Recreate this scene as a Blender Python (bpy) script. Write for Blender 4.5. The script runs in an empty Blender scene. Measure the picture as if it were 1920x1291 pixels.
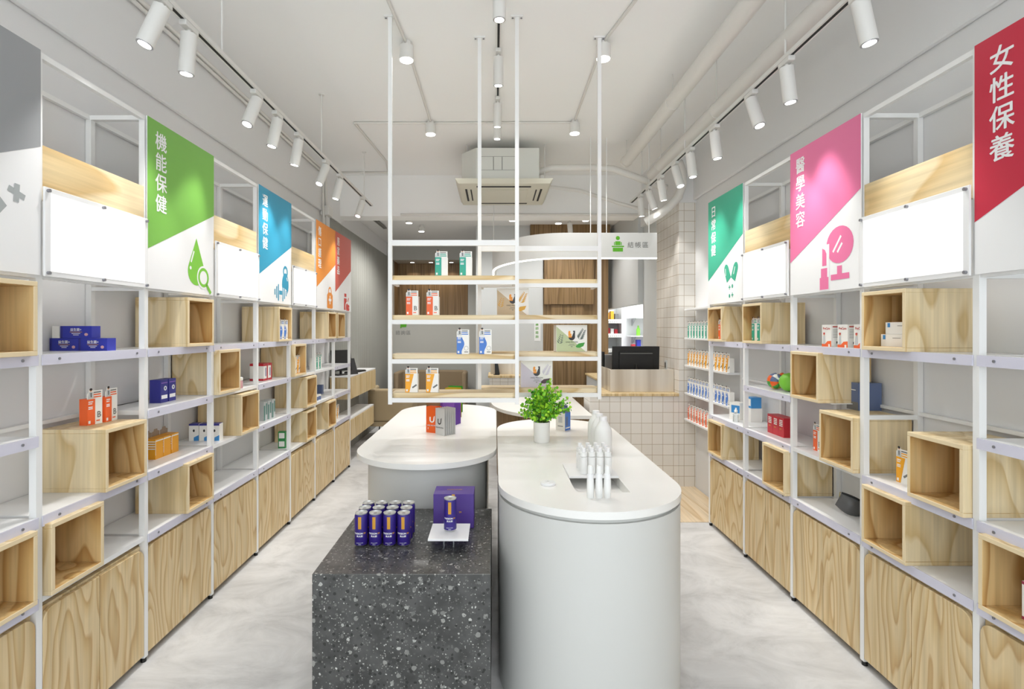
import bpy, bmesh, math, random
from mathutils import Vector, Matrix
S = bpy.context.scene
COL = S.collection
R = math.radians
PI = math.pi
random.seed(7)

# ------------------------------------------------------------------ camera, world, exposure
cam_d = bpy.data.cameras.new('camera')
cam_d.sensor_width = 36.0
cam_d.lens = 1000.0 / 1920.0 * 36.0
cam_d.shift_x = 32.0 / 1920.0
cam_d.shift_y = -29.0 / 1920.0
cam_d.clip_start = 0.05
cam_d.clip_end = 100
cam = bpy.data.objects.new('camera', cam_d)
COL.objects.link(cam)
cam.location = (0, 0, 1.5)
cam.rotation_euler = (PI / 2, 0, 0)
S.camera = cam
W = bpy.data.worlds.new('daylight')
S.world = W
W.use_nodes = True
W.node_tree.nodes['Background'].inputs[0].default_value = (0.91, 0.965, 1.0, 1)
W.node_tree.nodes['Background'].inputs[1].default_value = 2.4
S.view_settings.view_transform = 'Standard'
S.view_settings.look = 'None'
S.view_settings.exposure = 0.34
S.view_settings.gamma = 1.0
S.view_settings.use_curve_mapping = False
S.cycles.max_bounces = 14
S.cycles.diffuse_bounces = 10
P_DOWN, P_TRACK, P_MID, P_BACK, P_DISP = 38.0, 20.0, 15.0, 68.0, 40.0


# ------------------------------------------------------------------ helpers
def lin(c):
    if isinstance(c, str):
        c = tuple(int(c[i:i + 2], 16) / 255 for i in (0, 2, 4))
    return tuple(((x / 12.92) if x <= 0.04045 else ((x + 0.055) / 1.055) ** 2.4) for x in c) + (1.0,)


MATS = {}


def mat(name, col, rough=0.5, metal=0.0, emit=0.0, trans=0.0, spec=0.5, coat=0.0):
    m = bpy.data.materials.new(name)
    m.use_nodes = True
    b = m.node_tree.nodes['Principled BSDF']
    c = lin(col)
    b.inputs['Base Color'].default_value = c
    b.inputs['Roughness'].default_value = rough
    b.inputs['Metallic'].default_value = metal
    b.inputs['Specular IOR Level'].default_value = spec
    b.inputs['Transmission Weight'].default_value = trans
    b.inputs['Coat Weight'].default_value = coat
    if emit:
        b.inputs['Emission Color'].default_value = c
        b.inputs['Emission Strength'].default_value = emit
    MATS[name] = m
    return m


def nodes(m):
    nt = m.node_tree
    return nt, nt.nodes['Principled BSDF']


def N(nt, kind, **kw):
    n = nt.nodes.new(kind)
    for k, v in kw.items():
        setattr(n, k, v)
    return n


def ramp(nt, stops):
    r = nt.nodes.new('ShaderNodeValToRGB')
    e = r.color_ramp.elements
    while len(e) < len(stops):
        e.new(0.5)
    for i, (p, c) in enumerate(stops):
        e[i].position = p
        e[i].color = lin(c) if isinstance(c, (str, tuple)) else (c, c, c, 1)
    return r


def wood(name, light, mid, dark, axis, bands=8.0, scale=3.2, stretch=0.2, rough=0.5, knots=True, detail=1.2):
    """Rotary-cut softwood: contour bands of a noise field stretched along the grain axis."""
    m = mat(name, mid, rough)
    nt, b = nodes(m)
    L = nt.links.new
    tc = N(nt, 'ShaderNodeTexCoord')
    oi = N(nt, 'ShaderNodeObjectInfo')
    off = N(nt, 'ShaderNodeVectorMath', operation='MULTIPLY')
    off.inputs[1].default_value = (13.1, 17.7, 11.3)
    cmb = N(nt, 'ShaderNodeCombineXYZ')
    for i in range(3):
        L(oi.outputs['Random'], cmb.inputs[i])
    L(cmb.outputs[0], off.inputs[0])
    sc = [1.0, 1.0, 1.0]
    sc[axis] = stretch
    mp = N(nt, 'ShaderNodeVectorMath', operation='MULTIPLY')
    mp.inputs[1].default_value = sc
    L(tc.outputs['Object'], mp.inputs[0])
    ad = N(nt, 'ShaderNodeVectorMath', operation='ADD')
    L(mp.outputs[0], ad.inputs[0])
    L(off.outputs[0], ad.inputs[1])
    no = N(nt, 'ShaderNodeTexNoise')
    no.inputs['Scale'].default_value = scale
    no.inputs['Detail'].default_value = detail
    no.inputs['Roughness'].default_value = 0.35
    no.inputs['Distortion'].default_value = 0.25
    L(ad.outputs[0], no.inputs['Vector'])
    mul = N(nt, 'ShaderNodeMath', operation='MULTIPLY')
    mul.inputs[1].default_value = bands
    L(no.outputs[0], mul.inputs[0])
    fr = N(nt, 'ShaderNodeMath', operation='FRACT')
    L(mul.outputs[0], fr.inputs[0])
    rp = ramp(nt, [(0.0, light), (0.3, light), (0.66, mid), (0.9, dark), (1.0, light)])
    L(fr.outputs[0], rp.inputs[0])
    # fine streaks along the grain
    sc2 = [60.0, 60.0, 60.0]
    sc2[axis] = 2.0
    mp2 = N(nt, 'ShaderNodeVectorMath', operation='MULTIPLY')
    mp2.inputs[1].default_value = sc2
    L(tc.outputs['Object'], mp2.inputs[0])
    n2 = N(nt, 'ShaderNodeTexNoise')
    n2.inputs['Scale'].default_value = 1.0
    n2.inputs['Detail'].default_value = 2
    L(mp2.outputs[0], n2.inputs['Vector'])
    r2 = ramp(nt, [(0.3, (0.8, 0.8, 0.8)), (0.7, (1, 1, 1))])
    L(n2.outputs[0], r2.inputs[0])
    mx = N(nt, 'ShaderNodeMix', data_type='RGBA', blend_type='MULTIPLY')
    mx.inputs[0].default_value = 0.55
    L(rp.outputs[0], mx.inputs[6])
    L(r2.outputs[0], mx.inputs[7])
    out = mx.outputs[2]
    if knots:
        vo = N(nt, 'ShaderNodeTexVoronoi')
        vo.inputs['Scale'].default_value = 4.2
        a3 = N(nt, 'ShaderNodeVectorMath', operation='ADD')
        L(tc.outputs['Object'], a3.inputs[0])
        L(off.outputs[0], a3.inputs[1])
        L(a3.outputs[0], vo.inputs['Vector'])
        kr = ramp(nt, [(0.03, 0.95), (0.1, 0.5), (0.16, 0.0)])
        L(vo.outputs['Distance'], kr.inputs[0])
        sx = N(nt, 'ShaderNodeSeparateColor')
        L(vo.outputs['Color'], sx.inputs[0])
        gt = N(nt, 'ShaderNodeMath', operation='GREATER_THAN')
        gt.inputs[1].default_value = 0.72
        L(sx.outputs[0], gt.inputs[0])
        km = N(nt, 'ShaderNodeMath', operation='MULTIPLY')
        L(kr.outputs[0], km.inputs[0])
        L(gt.outputs[0], km.inputs[1])
        mk = N(nt, 'ShaderNodeMix', data_type='RGBA')
        L(km.outputs[0], mk.inputs[0])
        L(out, mk.inputs[6])
        mk.inputs[7].default_value = lin('8a5a2e')
        out = mk.outputs[2]
    L(out, b.inputs['Base Color'])
    return m


class MB:
    """Collects shapes and links them as ONE mesh object."""

    def __init__(s):
        s.v, s.f, s.m, s.mats = [], [], [], []

    def mi(s, m):
        m = MATS[m] if isinstance(m, str) else m
        if m not in s.mats:
            s.mats.append(m)
        return s.mats.index(m)

    def add(s, vs, fs, m):
        o = len(s.v)
        i = s.mi(m)
        s.v += [tuple(x) for x in vs]
        for f in fs:
            s.f.append([o + k for k in f])
            s.m.append(i)
        return s

    def box(s, x0, x1, y0, y1, z0, z1, m, rot=None):
        x0, x1 = min(x0, x1), max(x0, x1)
        y0, y1 = min(y0, y1), max(y0, y1)
        z0, z1 = min(z0, z1), max(z0, z1)
        vs = [(x, y, z) for z in (z0, z1) for y in (y0, y1) for x in (x0, x1)]
        if rot is not None:
            vs = [rot @ Vector(p) for p in vs]
        return s.add(vs, [(0, 2, 3, 1), (4, 5, 7, 6), (0, 1, 5, 4), (1, 3, 7, 5), (3, 2, 6, 7), (2, 0, 4, 6)], m)

    def cyl(s, p0, p1, r, m, n=20, r1=None, m0=None, m1=None):
        p0, p1 = Vector(p0), Vector(p1)
        r1 = r if r1 is None else r1
        d = (p1 - p0).normalized()
        a = d.orthogonal().normalized()
        b = d.cross(a)
        ring = [(math.cos(2 * PI * k / n), math.sin(2 * PI * k / n)) for k in range(n)]
        vs = [p0 + (a * c + b * t) * r for c, t in ring] + [p1 + (a * c + b * t) * r1 for c, t in ring]
        s.add(vs, [(k, (k + 1) % n, n + (k + 1) % n, n + k) for k in range(n)], m)
        s.add(vs[:n], [tuple(range(n - 1, -1, -1))], m0 or m)
        s.add(vs[n:], [tuple(range(n))], m1 or m)
        return s

    def lathe(s, prof, m, c=(0, 0, 0), n=24, mats=None, sx=1.0, sy=1.0):
        """prof: (radius, height) points bottom to top, about Z."""
        vs = []
        for r, z in prof:
            for k in range(n):
                a = 2 * PI * k / n
                vs.append((c[0] + r * math.cos(a) * sx, c[1] + r * math.sin(a) * sy, c[2] + z))
        for i in range(len(prof) - 1):
            fs = [(i * n + k, i * n + (k + 1) % n, (i + 1) * n + (k + 1) % n, (i + 1) * n + k) for k in range(n)]
            o = len(s.v)
            if i == 0:
                base = o
                s.v += [tuple(x) for x in vs]
            mi = s.mi(mats[i] if mats else m)
            for f in fs:
                s.f.append([base + q for q in f])
                s.m.append(mi)
        mi0 = s.mi(mats[0] if mats else m)
        mi1 = s.mi(mats[-1] if mats else m)
        s.f.append([base + k for k in range(n - 1, -1, -1)])
        s.m.append(mi0)
        s.f.append([base + (len(prof) - 1) * n + k for k in range(n)])
        s.m.append(mi1)
        return s

    def tube(s, pts, r, m, n=10):
        pts = [Vector(p) for p in pts]
        rings = []
        up = None
        for i, p in enumerate(pts):
            d = (pts[min(i + 1, len(pts) - 1)] - pts[max(i - 1, 0)]).normalized()
            if up is None:
                a = d.orthogonal().normalized()
            else:
                a = (up - d * up.dot(d)).normalized()
            up = a
            b = d.cross(a)
            rings.append([p + (a * math.cos(2 * PI * k / n) + b * math.sin(2 * PI * k / n)) * r for k in range(n)])
        vs = [q for g in rings for q in g]
        fs = []
        for i in range(len(pts) - 1):
            fs += [(i * n + k, i * n + (k + 1) % n, (i + 1) * n + (k + 1) % n, (i + 1) * n + k) for k in range(n)]
        fs.append(tuple(range(n - 1, -1, -1)))
        fs.append(tuple((len(pts) - 1) * n + k for k in range(n)))
        return s.add(vs, fs, m)

    def prism(s, pts, z0, z1, m, mtop=None, cap=True):
        """pts: 2-D outline (x, y), counter-clockwise."""
        n = len(pts)
        vs = [(x, y, z0) for x, y in pts] + [(x, y, z1) for x, y in pts]
        s.add(vs, [(k, (k + 1) % n, n + (k + 1) % n, n + k) for k in range(n)], m)
        s.add(vs[:n], [tuple(range(n - 1, -1, -1))], m)
        if cap:
            s.add(vs[n:], [tuple(range(n))], mtop or m)
        return s

    # flat shapes on a frame F = (origin, u, v)
    def poly(s, F, pts, m, lift=0.0008):
        o, u, v = (Vector(q) for q in F)
        n = u.cross(v)
        return s.add([o + u * x + v * y + n * lift for x, y in pts], [tuple(range(len(pts)))], m)

    def slab(s, F, pts, m, t):
        """A flat outline with real thickness t, standing on the frame."""
        o, u, v = (Vector(q) for q in F)
        nn = u.cross(v)
        k = len(pts)
        vs = [o + u * x + v * y for x, y in pts] + [o + u * x + v * y + nn * t for x, y in pts]
        return s.add(vs, [(i, (i + 1) % k, k + (i + 1) % k, k + i) for i in range(k)]
                     + [tuple(range(k - 1, -1, -1)), tuple(range(k, 2 * k))], m)

    def rect(s, F, x0, x1, y0, y1, m, lift=0.0008):
        return s.poly(F, [(x0, y0), (x1, y0), (x1, y1), (x0, y1)], m, lift)

    def disc(s, F, cx, cy, rx, ry, m, lift=0.0008, n=24, a0=0, a1=2 * PI):
        full = abs(a1 - a0 - 2 * PI) < 1e-6
        k = n if full else n + 1
        return s.poly(F, [(cx + rx * math.cos(a0 + (a1 - a0) * i / n), cy + ry * math.sin(a0 + (a1 - a0) * i / n))
                          for i in range(k)], m, lift)

    def ring(s, F, cx, cy, r0, r1, m, lift=0.0008, n=28, a0=0.0, a1=2 * PI):
        for i in range(n):
            a, b = a0 + (a1 - a0) * i / n, a0 + (a1 - a0) * (i + 1) / n
            s.poly(F, [(cx + r0 * math.cos(a), cy + r0 * math.sin(a)), (cx + r1 * math.cos(a), cy + r1 * math.sin(a)),
                       (cx + r1 * math.cos(b), cy + r1 * math.sin(b)), (cx + r0 * math.cos(b), cy + r0 * math.sin(b))], m, lift)
        return s

    def bar(s, F, x0, y0, x1, y1, w, m, lift=0.0008):
        d = Vector((x1 - x0, y1 - y0)).normalized()
        q = Vector((-d.y, d.x)) * (w / 2)
        return s.poly(F, [(x0 - q.x, y0 - q.y), (x1 - q.x, y1 - q.y), (x1 + q.x, y1 + q.y), (x0 + q.x, y0 + q.y)], m, lift)

    def text(s, F, body, cx, cy, size, m, lift=0.0008, bold=0.0, wrap=None):
        """Lettering centred on (cx, cy); wrap = radius bends it round a can."""
        vs, fs = glyphs(body)
        if bold:
            for k, (dx, dy) in enumerate(((1, 0), (-1, 0), (0, 0.8), (0, -0.8))):
                s.text(F, body, cx + dx * bold * size, cy + dy * bold * size, size, m, lift + 0.00008 * (k + 1), 0.0, wrap)
        o, u, v = (Vector(q) for q in F)
        n = u.cross(v)
        out = []
        for x, y in vs:
            X, Y = cx + x * size, cy + y * size
            if wrap:
                a = X / wrap
                out.append(o + u * (math.sin(a) * (wrap + lift)) + v * Y - n * ((1 - math.cos(a)) * wrap - lift))
            else:
                out.append(o + u * X + v * Y + n * lift)
        return s.add(out, fs, m)

    def build(s, name, parent=None, smooth=None, bevel=0.0, seg=2, loc=None):
        me = bpy.data.meshes.new(name)
        me.from_pydata(s.v, [], s.f)
        for m in s.mats:
            me.materials.append(m)
        me.polygons.foreach_set('material_index', s.m)
        if smooth:
            me.polygons.foreach_set('use_smooth', [True] * len(me.polygons))
            me.set_sharp_from_angle(angle=R(smooth))
        me.update()
        o = bpy.data.objects.new(name, me)
        COL.objects.link(o)
        if parent is not None:
            o.parent = parent
        if loc is not None:
            o.location = loc
        if bevel:
            b = o.modifiers.new('bevel', 'BEVEL')
            b.width = bevel
            b.segments = seg
            b.limit_method = 'ANGLE'
            b.angle_limit = R(40)
        return o


_GL = {}


def glyphs(body):
    k = body
    if k not in _GL:
        c = bpy.data.curves.new('t', 'FONT')
        c.body = body
        c.size = 1.0
        c.resolution_u = 3
        c.align_x = 'CENTER'
        o = bpy.data.objects.new('t', c)
        COL.objects.link(o)
        dg = bpy.context.evaluated_depsgraph_get()
        me = bpy.data.meshes.new_from_object(o.evaluated_get(dg))
        vs = [(v.co.x, v.co.y) for v in me.vertices]
        ys = [y for _, y in vs] or [0]
        mid = 0.36 if any(ord(ch) > 0x2e80 for ch in body) else (min(ys) + max(ys)) / 2
        _GL[k] = ([(x, y - mid) for x, y in vs], [tuple(p.vertices) for p in me.polygons])
        bpy.data.objects.remove(o)
        bpy.data.curves.remove(c)
        bpy.data.meshes.remove(me)
    return _GL[k]


def tag(o, label, cat, group=None, kind=None):
    o['label'] = label
    o['category'] = cat
    if group:
        o['group'] = group
    if kind:
        o['kind'] = kind
    return o


def thing(name, label, cat, loc=(0, 0, 0), rz=0.0, group=None):
    o = bpy.data.objects.new(name, None)
    o.empty_display_size = 0.05
    COL.objects.link(o)
    o.location = loc
    o.rotation_euler = (0, 0, rz)
    return tag(o, label, cat, group)


def struct(o, label=None):
    o['kind'] = 'structure'
    if label:
        o['label'] = label
    return o


KIDS = {}


def dup(root, loc, rz, label, group=None):
    """A copy of a thing with copies of its parts and sub-parts."""
    r = root.copy()
    COL.objects.link(r)
    r.location = loc
    r.rotation_euler = (0, 0, rz)
    r['label'] = label
    if group:
        r['group'] = group
    if root.name not in KIDS:
        KIDS[root.name] = [(c, list(c.children)) for c in root.children]
    for ch, gs in KIDS[root.name]:
        c = ch.copy()
        COL.objects.link(c)
        c.parent = r
        for g in gs:
            d = g.copy()
            COL.objects.link(d)
            d.parent = c
    return r


class Kit:
    """First call moves the prototype itself, later calls copy it."""

    def __init__(s, make):
        s.make, s.proto = make, None

    def __call__(s, loc, rz, label, group=None):
        if s.proto is None:
            s.proto = s.make()
            s.proto.location = loc
            s.proto.rotation_euler = (0, 0, rz)
            s.proto['label'] = label
            if group:
                s.proto['group'] = group
            return s.proto
        return dup(s.proto, loc, rz, label, group)


ORD = ['first', 'second', 'third', 'fourth', 'fifth', 'sixth', 'seventh', 'eighth', 'ninth', 'tenth', 'eleventh',
       'twelfth', 'thirteenth', 'fourteenth']

# ------------------------------------------------------------------ materials
mat('white_paint', (0.86, 0.86, 0.86), 0.75)
mat('ceiling_paint', (0.93, 0.93, 0.925), 0.85)
mat('grey_paint', (0.70, 0.695, 0.67), 0.75)
mat('pale_panel', (0.77, 0.78, 0.78), 0.5)
mat('steel_paint', (0.90, 0.90, 0.895), 0.35)
mat('shelf_white', (0.90, 0.90, 0.90), 0.3)
mat('solid_surface', (0.915, 0.91, 0.895), 0.28)
mat('table_body', (0.80, 0.80, 0.785), 0.5)
mat('lamp_white', (0.85, 0.845, 0.83), 0.4)
mat('pipe_white', (0.84, 0.83, 0.81), 0.5)
mat('ac_cream', (0.80, 0.79, 0.73), 0.5)
mat('ac_white', (0.82, 0.825, 0.80), 0.5)
mat('dark_slot', (0.12, 0.12, 0.11), 0.7)
mat('black', (0.035, 0.035, 0.04), 0.45)
mat('dark_plastic', (0.09, 0.085, 0.085), 0.4)
mat('chrome', (0.82, 0.82, 0.84), 0.15, 1.0)
mat('silver', (0.72, 0.72, 0.73), 0.3, 0.9)
mat('can_lid', (0.80, 0.80, 0.79), 0.38, 0.55)
mat('fascia_white', (0.80, 0.80, 0.79), 0.5)
mat('cladding', (0.60, 0.60, 0.575), 0.6)
mat('bolt', (0.55, 0.55, 0.57), 0.35, 0.5)
mat('brushed_steel', (0.80, 0.75, 0.68), 0.35, 0.55)
mat('lens', (1.0, 0.99, 0.97), 0.4, emit=6.0)
mat('lens_off', (0.75, 0.75, 0.77), 0.15, 0.6)
mat('led', (1.0, 0.99, 0.96), 0.4, emit=1.5)
mat('light_panel', (1.0, 1.0, 1.0), 0.5, emit=1.25)
mat('light_panel_edge', (1.0, 1.0, 1.0), 0.5, emit=0.5)
mat('light_panel_rim', (0.96, 0.96, 0.96), 0.5, emit=0.22)
mat('acrylic', (0.90, 0.90, 0.90), 0.25)
mat('price_strip', (0.81, 0.805, 0.86), 0.16)
mat('ink_white', (0.93, 0.93, 0.93), 0.5)
mat('ink_dark', (0.16, 0.16, 0.16), 0.5)
mat('ink_grey', (0.45, 0.45, 0.44), 0.5)
mat('banner_white', (0.91, 0.91, 0.91), 0.45)
for nm, c in dict(grey='939597', green='74ae4a', blue='2f93b4', orange='e08b34', red='c45a4c', teal='34a384',
                  pink='e2749f', crimson='c2243f').items():
    mat('banner_' + nm, c, 0.45)
mat('icon_grey', 'a3a8a8', 0.5)
mat('icon_green', '7cc142', 0.5)
mat('icon_red', 'c9453c', 0.5)
for nm, c in dict(teal='1fa58e', orange='f0662c', blue='3f78cc', yellow='f2a81d', navy='2e2f86', royal='3139a6', purple='4b2f86',
                  violet='8a63c0', can_purple='2f1c78', gold='c8922a', red='c42633', pale_green='bcc89c', leaf_dark='55615a', leaf_green='3f9a3a',
                  tan='cdb896', ochre='d9a32a', lilac='cfc8d4', plum='57404a', rooster_orange='ee9a2c', rooster_dark='2c2a2c',
                  sign_green='55a516', pouch_orange='ea5f14', pouch_brown='7a5636', pouch_purple='7a4fb0', pouch_yellow='b59a14',
                  pouch_green='2f8a22', tissue_green='58867c', jar_red='b52a33', med_green='2c8a48', slate='5d6d92',
                  flap='a08f7c', sky='3f8fd0', pinkish='d8a7ad', carton='f1efe9', lime='7cc63a', charcoal='5c5c5c', magenta='9c3550').items():
    mat(nm, c, 0.42)
mat('pouch_silver', (0.80, 0.80, 0.795), 0.35, 0.1)
mat('amber', 'eda521', 0.4)
mat('sofa', '8f7d63', 0.8)
mat('chair_fabric', 'a39274', 0.8)
mat('pot', (0.90, 0.895, 0.88), 0.35)
mat('soil', '4a3a2c', 0.9)
mat('stem', '4f6a2c', 0.7)
mat('leaf_a', '72bd22', 0.5)
mat('leaf_b', 'a9dc35', 0.5)
mat('leaf_c', '3f9420', 0.5)
mat('bottle_white', (0.90, 0.90, 0.89), 0.4)
mat('glass_clear', (0.93, 0.95, 0.96), 0.05, trans=0.9)
mat('skin', 'd9a98a', 0.6)
wood('ply_v', 'e6d2aa', 'ddc597', 'cfb27f', 2, bands=10, scale=4.0, stretch=0.25, knots=False, detail=2.2)
wood('ply_door', 'dec79c', 'd4b988', 'c3a16e', 2, bands=17, scale=4.4, stretch=0.2, knots=False, detail=2.4)
wood('ply_in_lit', 'dbbb84', 'cea86c', 'b68a4f', 2, bands=9, scale=4.0, stretch=0.25, detail=2.2)  # knotty ply; warm light inside the cubes is put into its colour
wood('ply_h', 'e2cfa8', 'dac294', 'cfb07c', 1, bands=6, scale=3.0, stretch=0.3, knots=False)
wood('ply_board', 'ead8b4', 'e0c99c', 'cdae78', 0, bands=8, scale=3.0, stretch=0.15, knots=False)
wood('oak', 'd6c096', 'cdb384', 'bda06c', 2, bands=7, scale=7.0, stretch=0.05, knots=False)
wood('walnut', '927550', '84683f', '6e5434', 2, bands=10, scale=9.0, stretch=0.035, knots=False)
wood('plank', 'dcc8aa', 'd2bb98', 'c4a983', 1, bands=6, scale=6.0, stretch=0.06, knots=False)


mat('ply_edge', 'e0cda8', 0.5)


def floor_mat():
    m = mat('floor_vinyl', (0.8, 0.8, 0.79), 0.42)
    nt, b = nodes(m)
    L = nt.links.new
    tc = N(nt, 'ShaderNodeTexCoord')
    mp = N(nt, 'ShaderNodeMapping')
    mp.inputs['Scale'].default_value = (1.0, 1.6, 1)
    mp.inputs['Rotation'].default_value = (0, 0, 0.5)
    L(tc.outputs['Object'], mp.inputs['Vector'])
    n1 = N(nt, 'ShaderNodeTexNoise')
    n1.inputs['Scale'].default_value = 2.6
    n1.inputs['Detail'].default_value = 7
    n1.inputs['Roughness'].default_value = 0.68
    n1.inputs['Distortion'].default_value = 0.8
    L(mp.outputs[0], n1.inputs['Vector'])
    rp = ramp(nt, [(0.3, (0.65, 0.65, 0.65)), (0.47, (0.745, 0.745, 0.745)), (0.62, (0.80, 0.80, 0.80)), (0.8, (0.70, 0.70, 0.70))])
    L(n1.outputs[0], rp.inputs[0])
    L(rp.outputs[0], b.inputs['Base Color'])


floor_mat()


def terrazzo():
    m = mat('terrazzo', (0.27, 0.27, 0.265), 0.3)
    nt, b = nodes(m)
    L = nt.links.new
    tc = N(nt, 'ShaderNodeTexCoord')
    wn = N(nt, 'ShaderNodeTexNoise')
    wn.inputs['Scale'].default_value = 55
    L(tc.outputs['Object'], wn.inputs['Vector'])
    va = N(nt, 'ShaderNodeVectorMath', operation='SCALE')
    va.inputs['Scale'].default_value = 0.012
    L(wn.outputs['Color'], va.inputs[0])
    ad = N(nt, 'ShaderNodeVectorMath', operation='ADD')
    L(tc.outputs['Object'], ad.inputs[0])
    L(va.outputs[0], ad.inputs[1])
    prev = None
    base = N(nt, 'ShaderNodeTexNoise')
    base.inputs['Scale'].default_value = 16
    base.inputs['Detail'].default_value = 4
    L(tc.outputs['Object'], base.inputs['Vector'])
    br = ramp(nt, [(0.35, (0.235, 0.235, 0.23)), (0.65, (0.315, 0.315, 0.31))])
    L(base.outputs[0], br.inputs[0])
    prev = br.outputs[0]
    for scale, thr, rad, c in ((38, 0.76, 0.34, None), (80, 0.72, 0.33, None), (150, 0.74, 0.36, None), (60, 0.76, 0.36, '2c2c2b')):
        vo = N(nt, 'ShaderNodeTexVoronoi')
        vo.inputs['Scale'].default_value = scale
        L(ad.outputs[0], vo.inputs['Vector'])
        lt = N(nt, 'ShaderNodeMath', operation='LESS_THAN')
        lt.inputs[1].default_value = rad
        L(vo.outputs['Distance'], lt.inputs[0])
        sx = N(nt, 'ShaderNodeSeparateColor')
        L(vo.outputs['Color'], sx.inputs[0])
        gt = N(nt, 'ShaderNodeMath', operation='GREATER_THAN')
        gt.inputs[1].default_value = thr
        L(sx.outputs[0], gt.inputs[0])
        mu = N(nt, 'ShaderNodeMath', operation='MULTIPLY')
        L(lt.outputs[0], mu.inputs[0])
        L(gt.outputs[0], mu.inputs[1])
        mx = N(nt, 'ShaderNodeMix', data_type='RGBA')
        L(mu.outputs[0], mx.inputs[0])
        L(prev, mx.inputs[6])
        if c:
            mx.inputs[7].default_value = lin(c)
        else:
            cr = ramp(nt, [(0.0, (0.32, 0.32, 0.31)), (0.5, (0.42, 0.42, 0.41)), (0.85, (0.58, 0.58, 0.56)), (1.0, (0.80, 0.80, 0.78))])
            L(sx.outputs[1], cr.inputs[0])
            L(cr.outputs[0], mx.inputs[7])
        prev = mx.outputs[2]
    L(prev, b.inputs['Base Color'])


terrazzo()


def steel_sheen_mat():
    m = MATS['brushed_steel']
    nt, b = nodes(m)
    L = nt.links.new
    tc = N(nt, 'ShaderNodeTexCoord')
    mp = N(nt, 'ShaderNodeMapping')
    mp.inputs['Scale'].default_value = (7, 7, 0.25)
    L(tc.outputs['Object'], mp.inputs['Vector'])
    n1 = N(nt, 'ShaderNodeTexNoise')
    n1.inputs['Scale'].default_value = 1.0
    n1.inputs['Detail'].default_value = 3
    L(mp.outputs[0], n1.inputs['Vector'])
    rp = ramp(nt, [(0.35, (0.72, 0.67, 0.60)), (0.65, (0.87, 0.84, 0.79))])  # vertical light streaks on the steel, painted into its base colour
    L(n1.outputs[0], rp.inputs[0])
    L(rp.outputs[0], b.inputs['Base Color'])


steel_sheen_mat()


def tile_mat():
    m = mat('square_tile', (0.85, 0.83, 0.8), 0.25)
    nt, b = nodes(m)
    L = nt.links.new
    tc = N(nt, 'ShaderNodeTexCoord')
    sx = N(nt, 'ShaderNodeSeparateXYZ')
    L(tc.outputs['Object'], sx.inputs[0])
    ad = N(nt, 'ShaderNodeMath', operation='ADD')
    L(sx.outputs[0], ad.inputs[0])
    L(sx.outputs[1], ad.inputs[1])
    cm = N(nt, 'ShaderNodeCombineXYZ')
    L(ad.outputs[0], cm.inputs[0])
    L(sx.outputs[2], cm.inputs[1])
    br = N(nt, 'ShaderNodeTexBrick')
    br.offset = 0.0
    br.squash = 1.0
    br.inputs['Scale'].default_value = 1.0
    br.inputs['Brick Width'].default_value = 0.101
    br.inputs['Row Height'].default_value = 0.101
    br.inputs['Mortar Size'].default_value = 0.0022
    br.inputs['Mortar Smooth'].default_value = 0.2
    br.inputs['Color1'].default_value = lin((0.87, 0.855, 0.83))
    br.inputs['Color2'].default_value = lin((0.845, 0.83, 0.805))
    br.inputs['Mortar'].default_value = lin((0.66, 0.61, 0.53))
    L(cm.outputs[0], br.inputs['Vector'])
    L(br.outputs['Color'], b.inputs['Base Color'])


tile_mat()

# ------------------------------------------------------------------ the room
XL, XR = -1.842, 1.908          # wall faces behind the shelving
FL, FR = -1.575, 1.641          # shelving front planes
ZC = 3.3
struct(MB().box(-2.2, 3.2, -1.6, 10.2, -0.1, 0.0, 'floor_vinyl').build('floor'))
struct(MB().box(-2.2, 3.2, -1.6, 6.3, ZC, ZC + 0.1, 'ceiling_paint').build('ceiling'))
struct(MB().box(-2.2, 3.2, 6.3, 10.2, 2.97, ZC + 0.1, 'white_paint').build('ceiling_rear'))
struct(MB().box(XL - 0.2, XL, -1.6, 9.1, 0, ZC, 'white_paint').build('wall_left'))
struct(MB().box(XR, XR + 0.2, -1.6, 5.07, 0, ZC, 'white_paint').build('wall_right'))
struct(MB().box(XL, XL + 0.03, -1.6, 6.3, 2.74, ZC, 'white_paint').build('trim_1', bevel=0.012))
struct(MB().box(XR - 0.03, XR, -1.6, 5.07, 2.72, ZC, 'white_paint').build('trim_2', bevel=0.012))
struct(MB().box(XL, 3.0, 6.24, 6.5, 2.82, ZC, 'ceiling_paint').build('trim_3'))
# fluted grey cladding on the far left wall
m_ = MB()
y = 5.95
m_.box(XL, XL + 0.012, 5.95, 9.1, 0, 2.74, 'cladding')
while y < 9.05:
    m_.box(XL + 0.012, XL + 0.018, y, y + 0.028, 0, 2.735, 'cladding')
    y += 0.04
struct(m_.build('trim_4'))
# far wall with a walnut niche
m_ = MB()
m_.box(-2.0, -1.747, 9.1, 9.25, 0, 2.97, 'grey_paint')
m_.box(-1.747, -0.46, 9.1, 9.25, 0, 1.6, 'grey_paint')
m_.box(-1.747, -0.46, 9.1, 9.7, 2.678, 2.97, 'grey_paint')
m_.box(-0.46, 3.0, 9.1, 9.25, 0, 2.97, 'grey_paint')
struct(m_.build('wall_back'))
m_ = MB()
m_.box(-1.80, -0.40, 9.62, 9.7, 1.55, 2.69, 'walnut')
m_.box(-1.80, -1.747, 9.25, 9.62, 1.55, 2.69, 'walnut')
m_.box(-0.46, -0.40, 9.25, 9.62, 1.55, 2.69, 'walnut')
m_.box(-1.747, -0.46, 9.25, 9.62, 1.55, 1.6, 'walnut')
struct(m_.build('wall_niche'))
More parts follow.
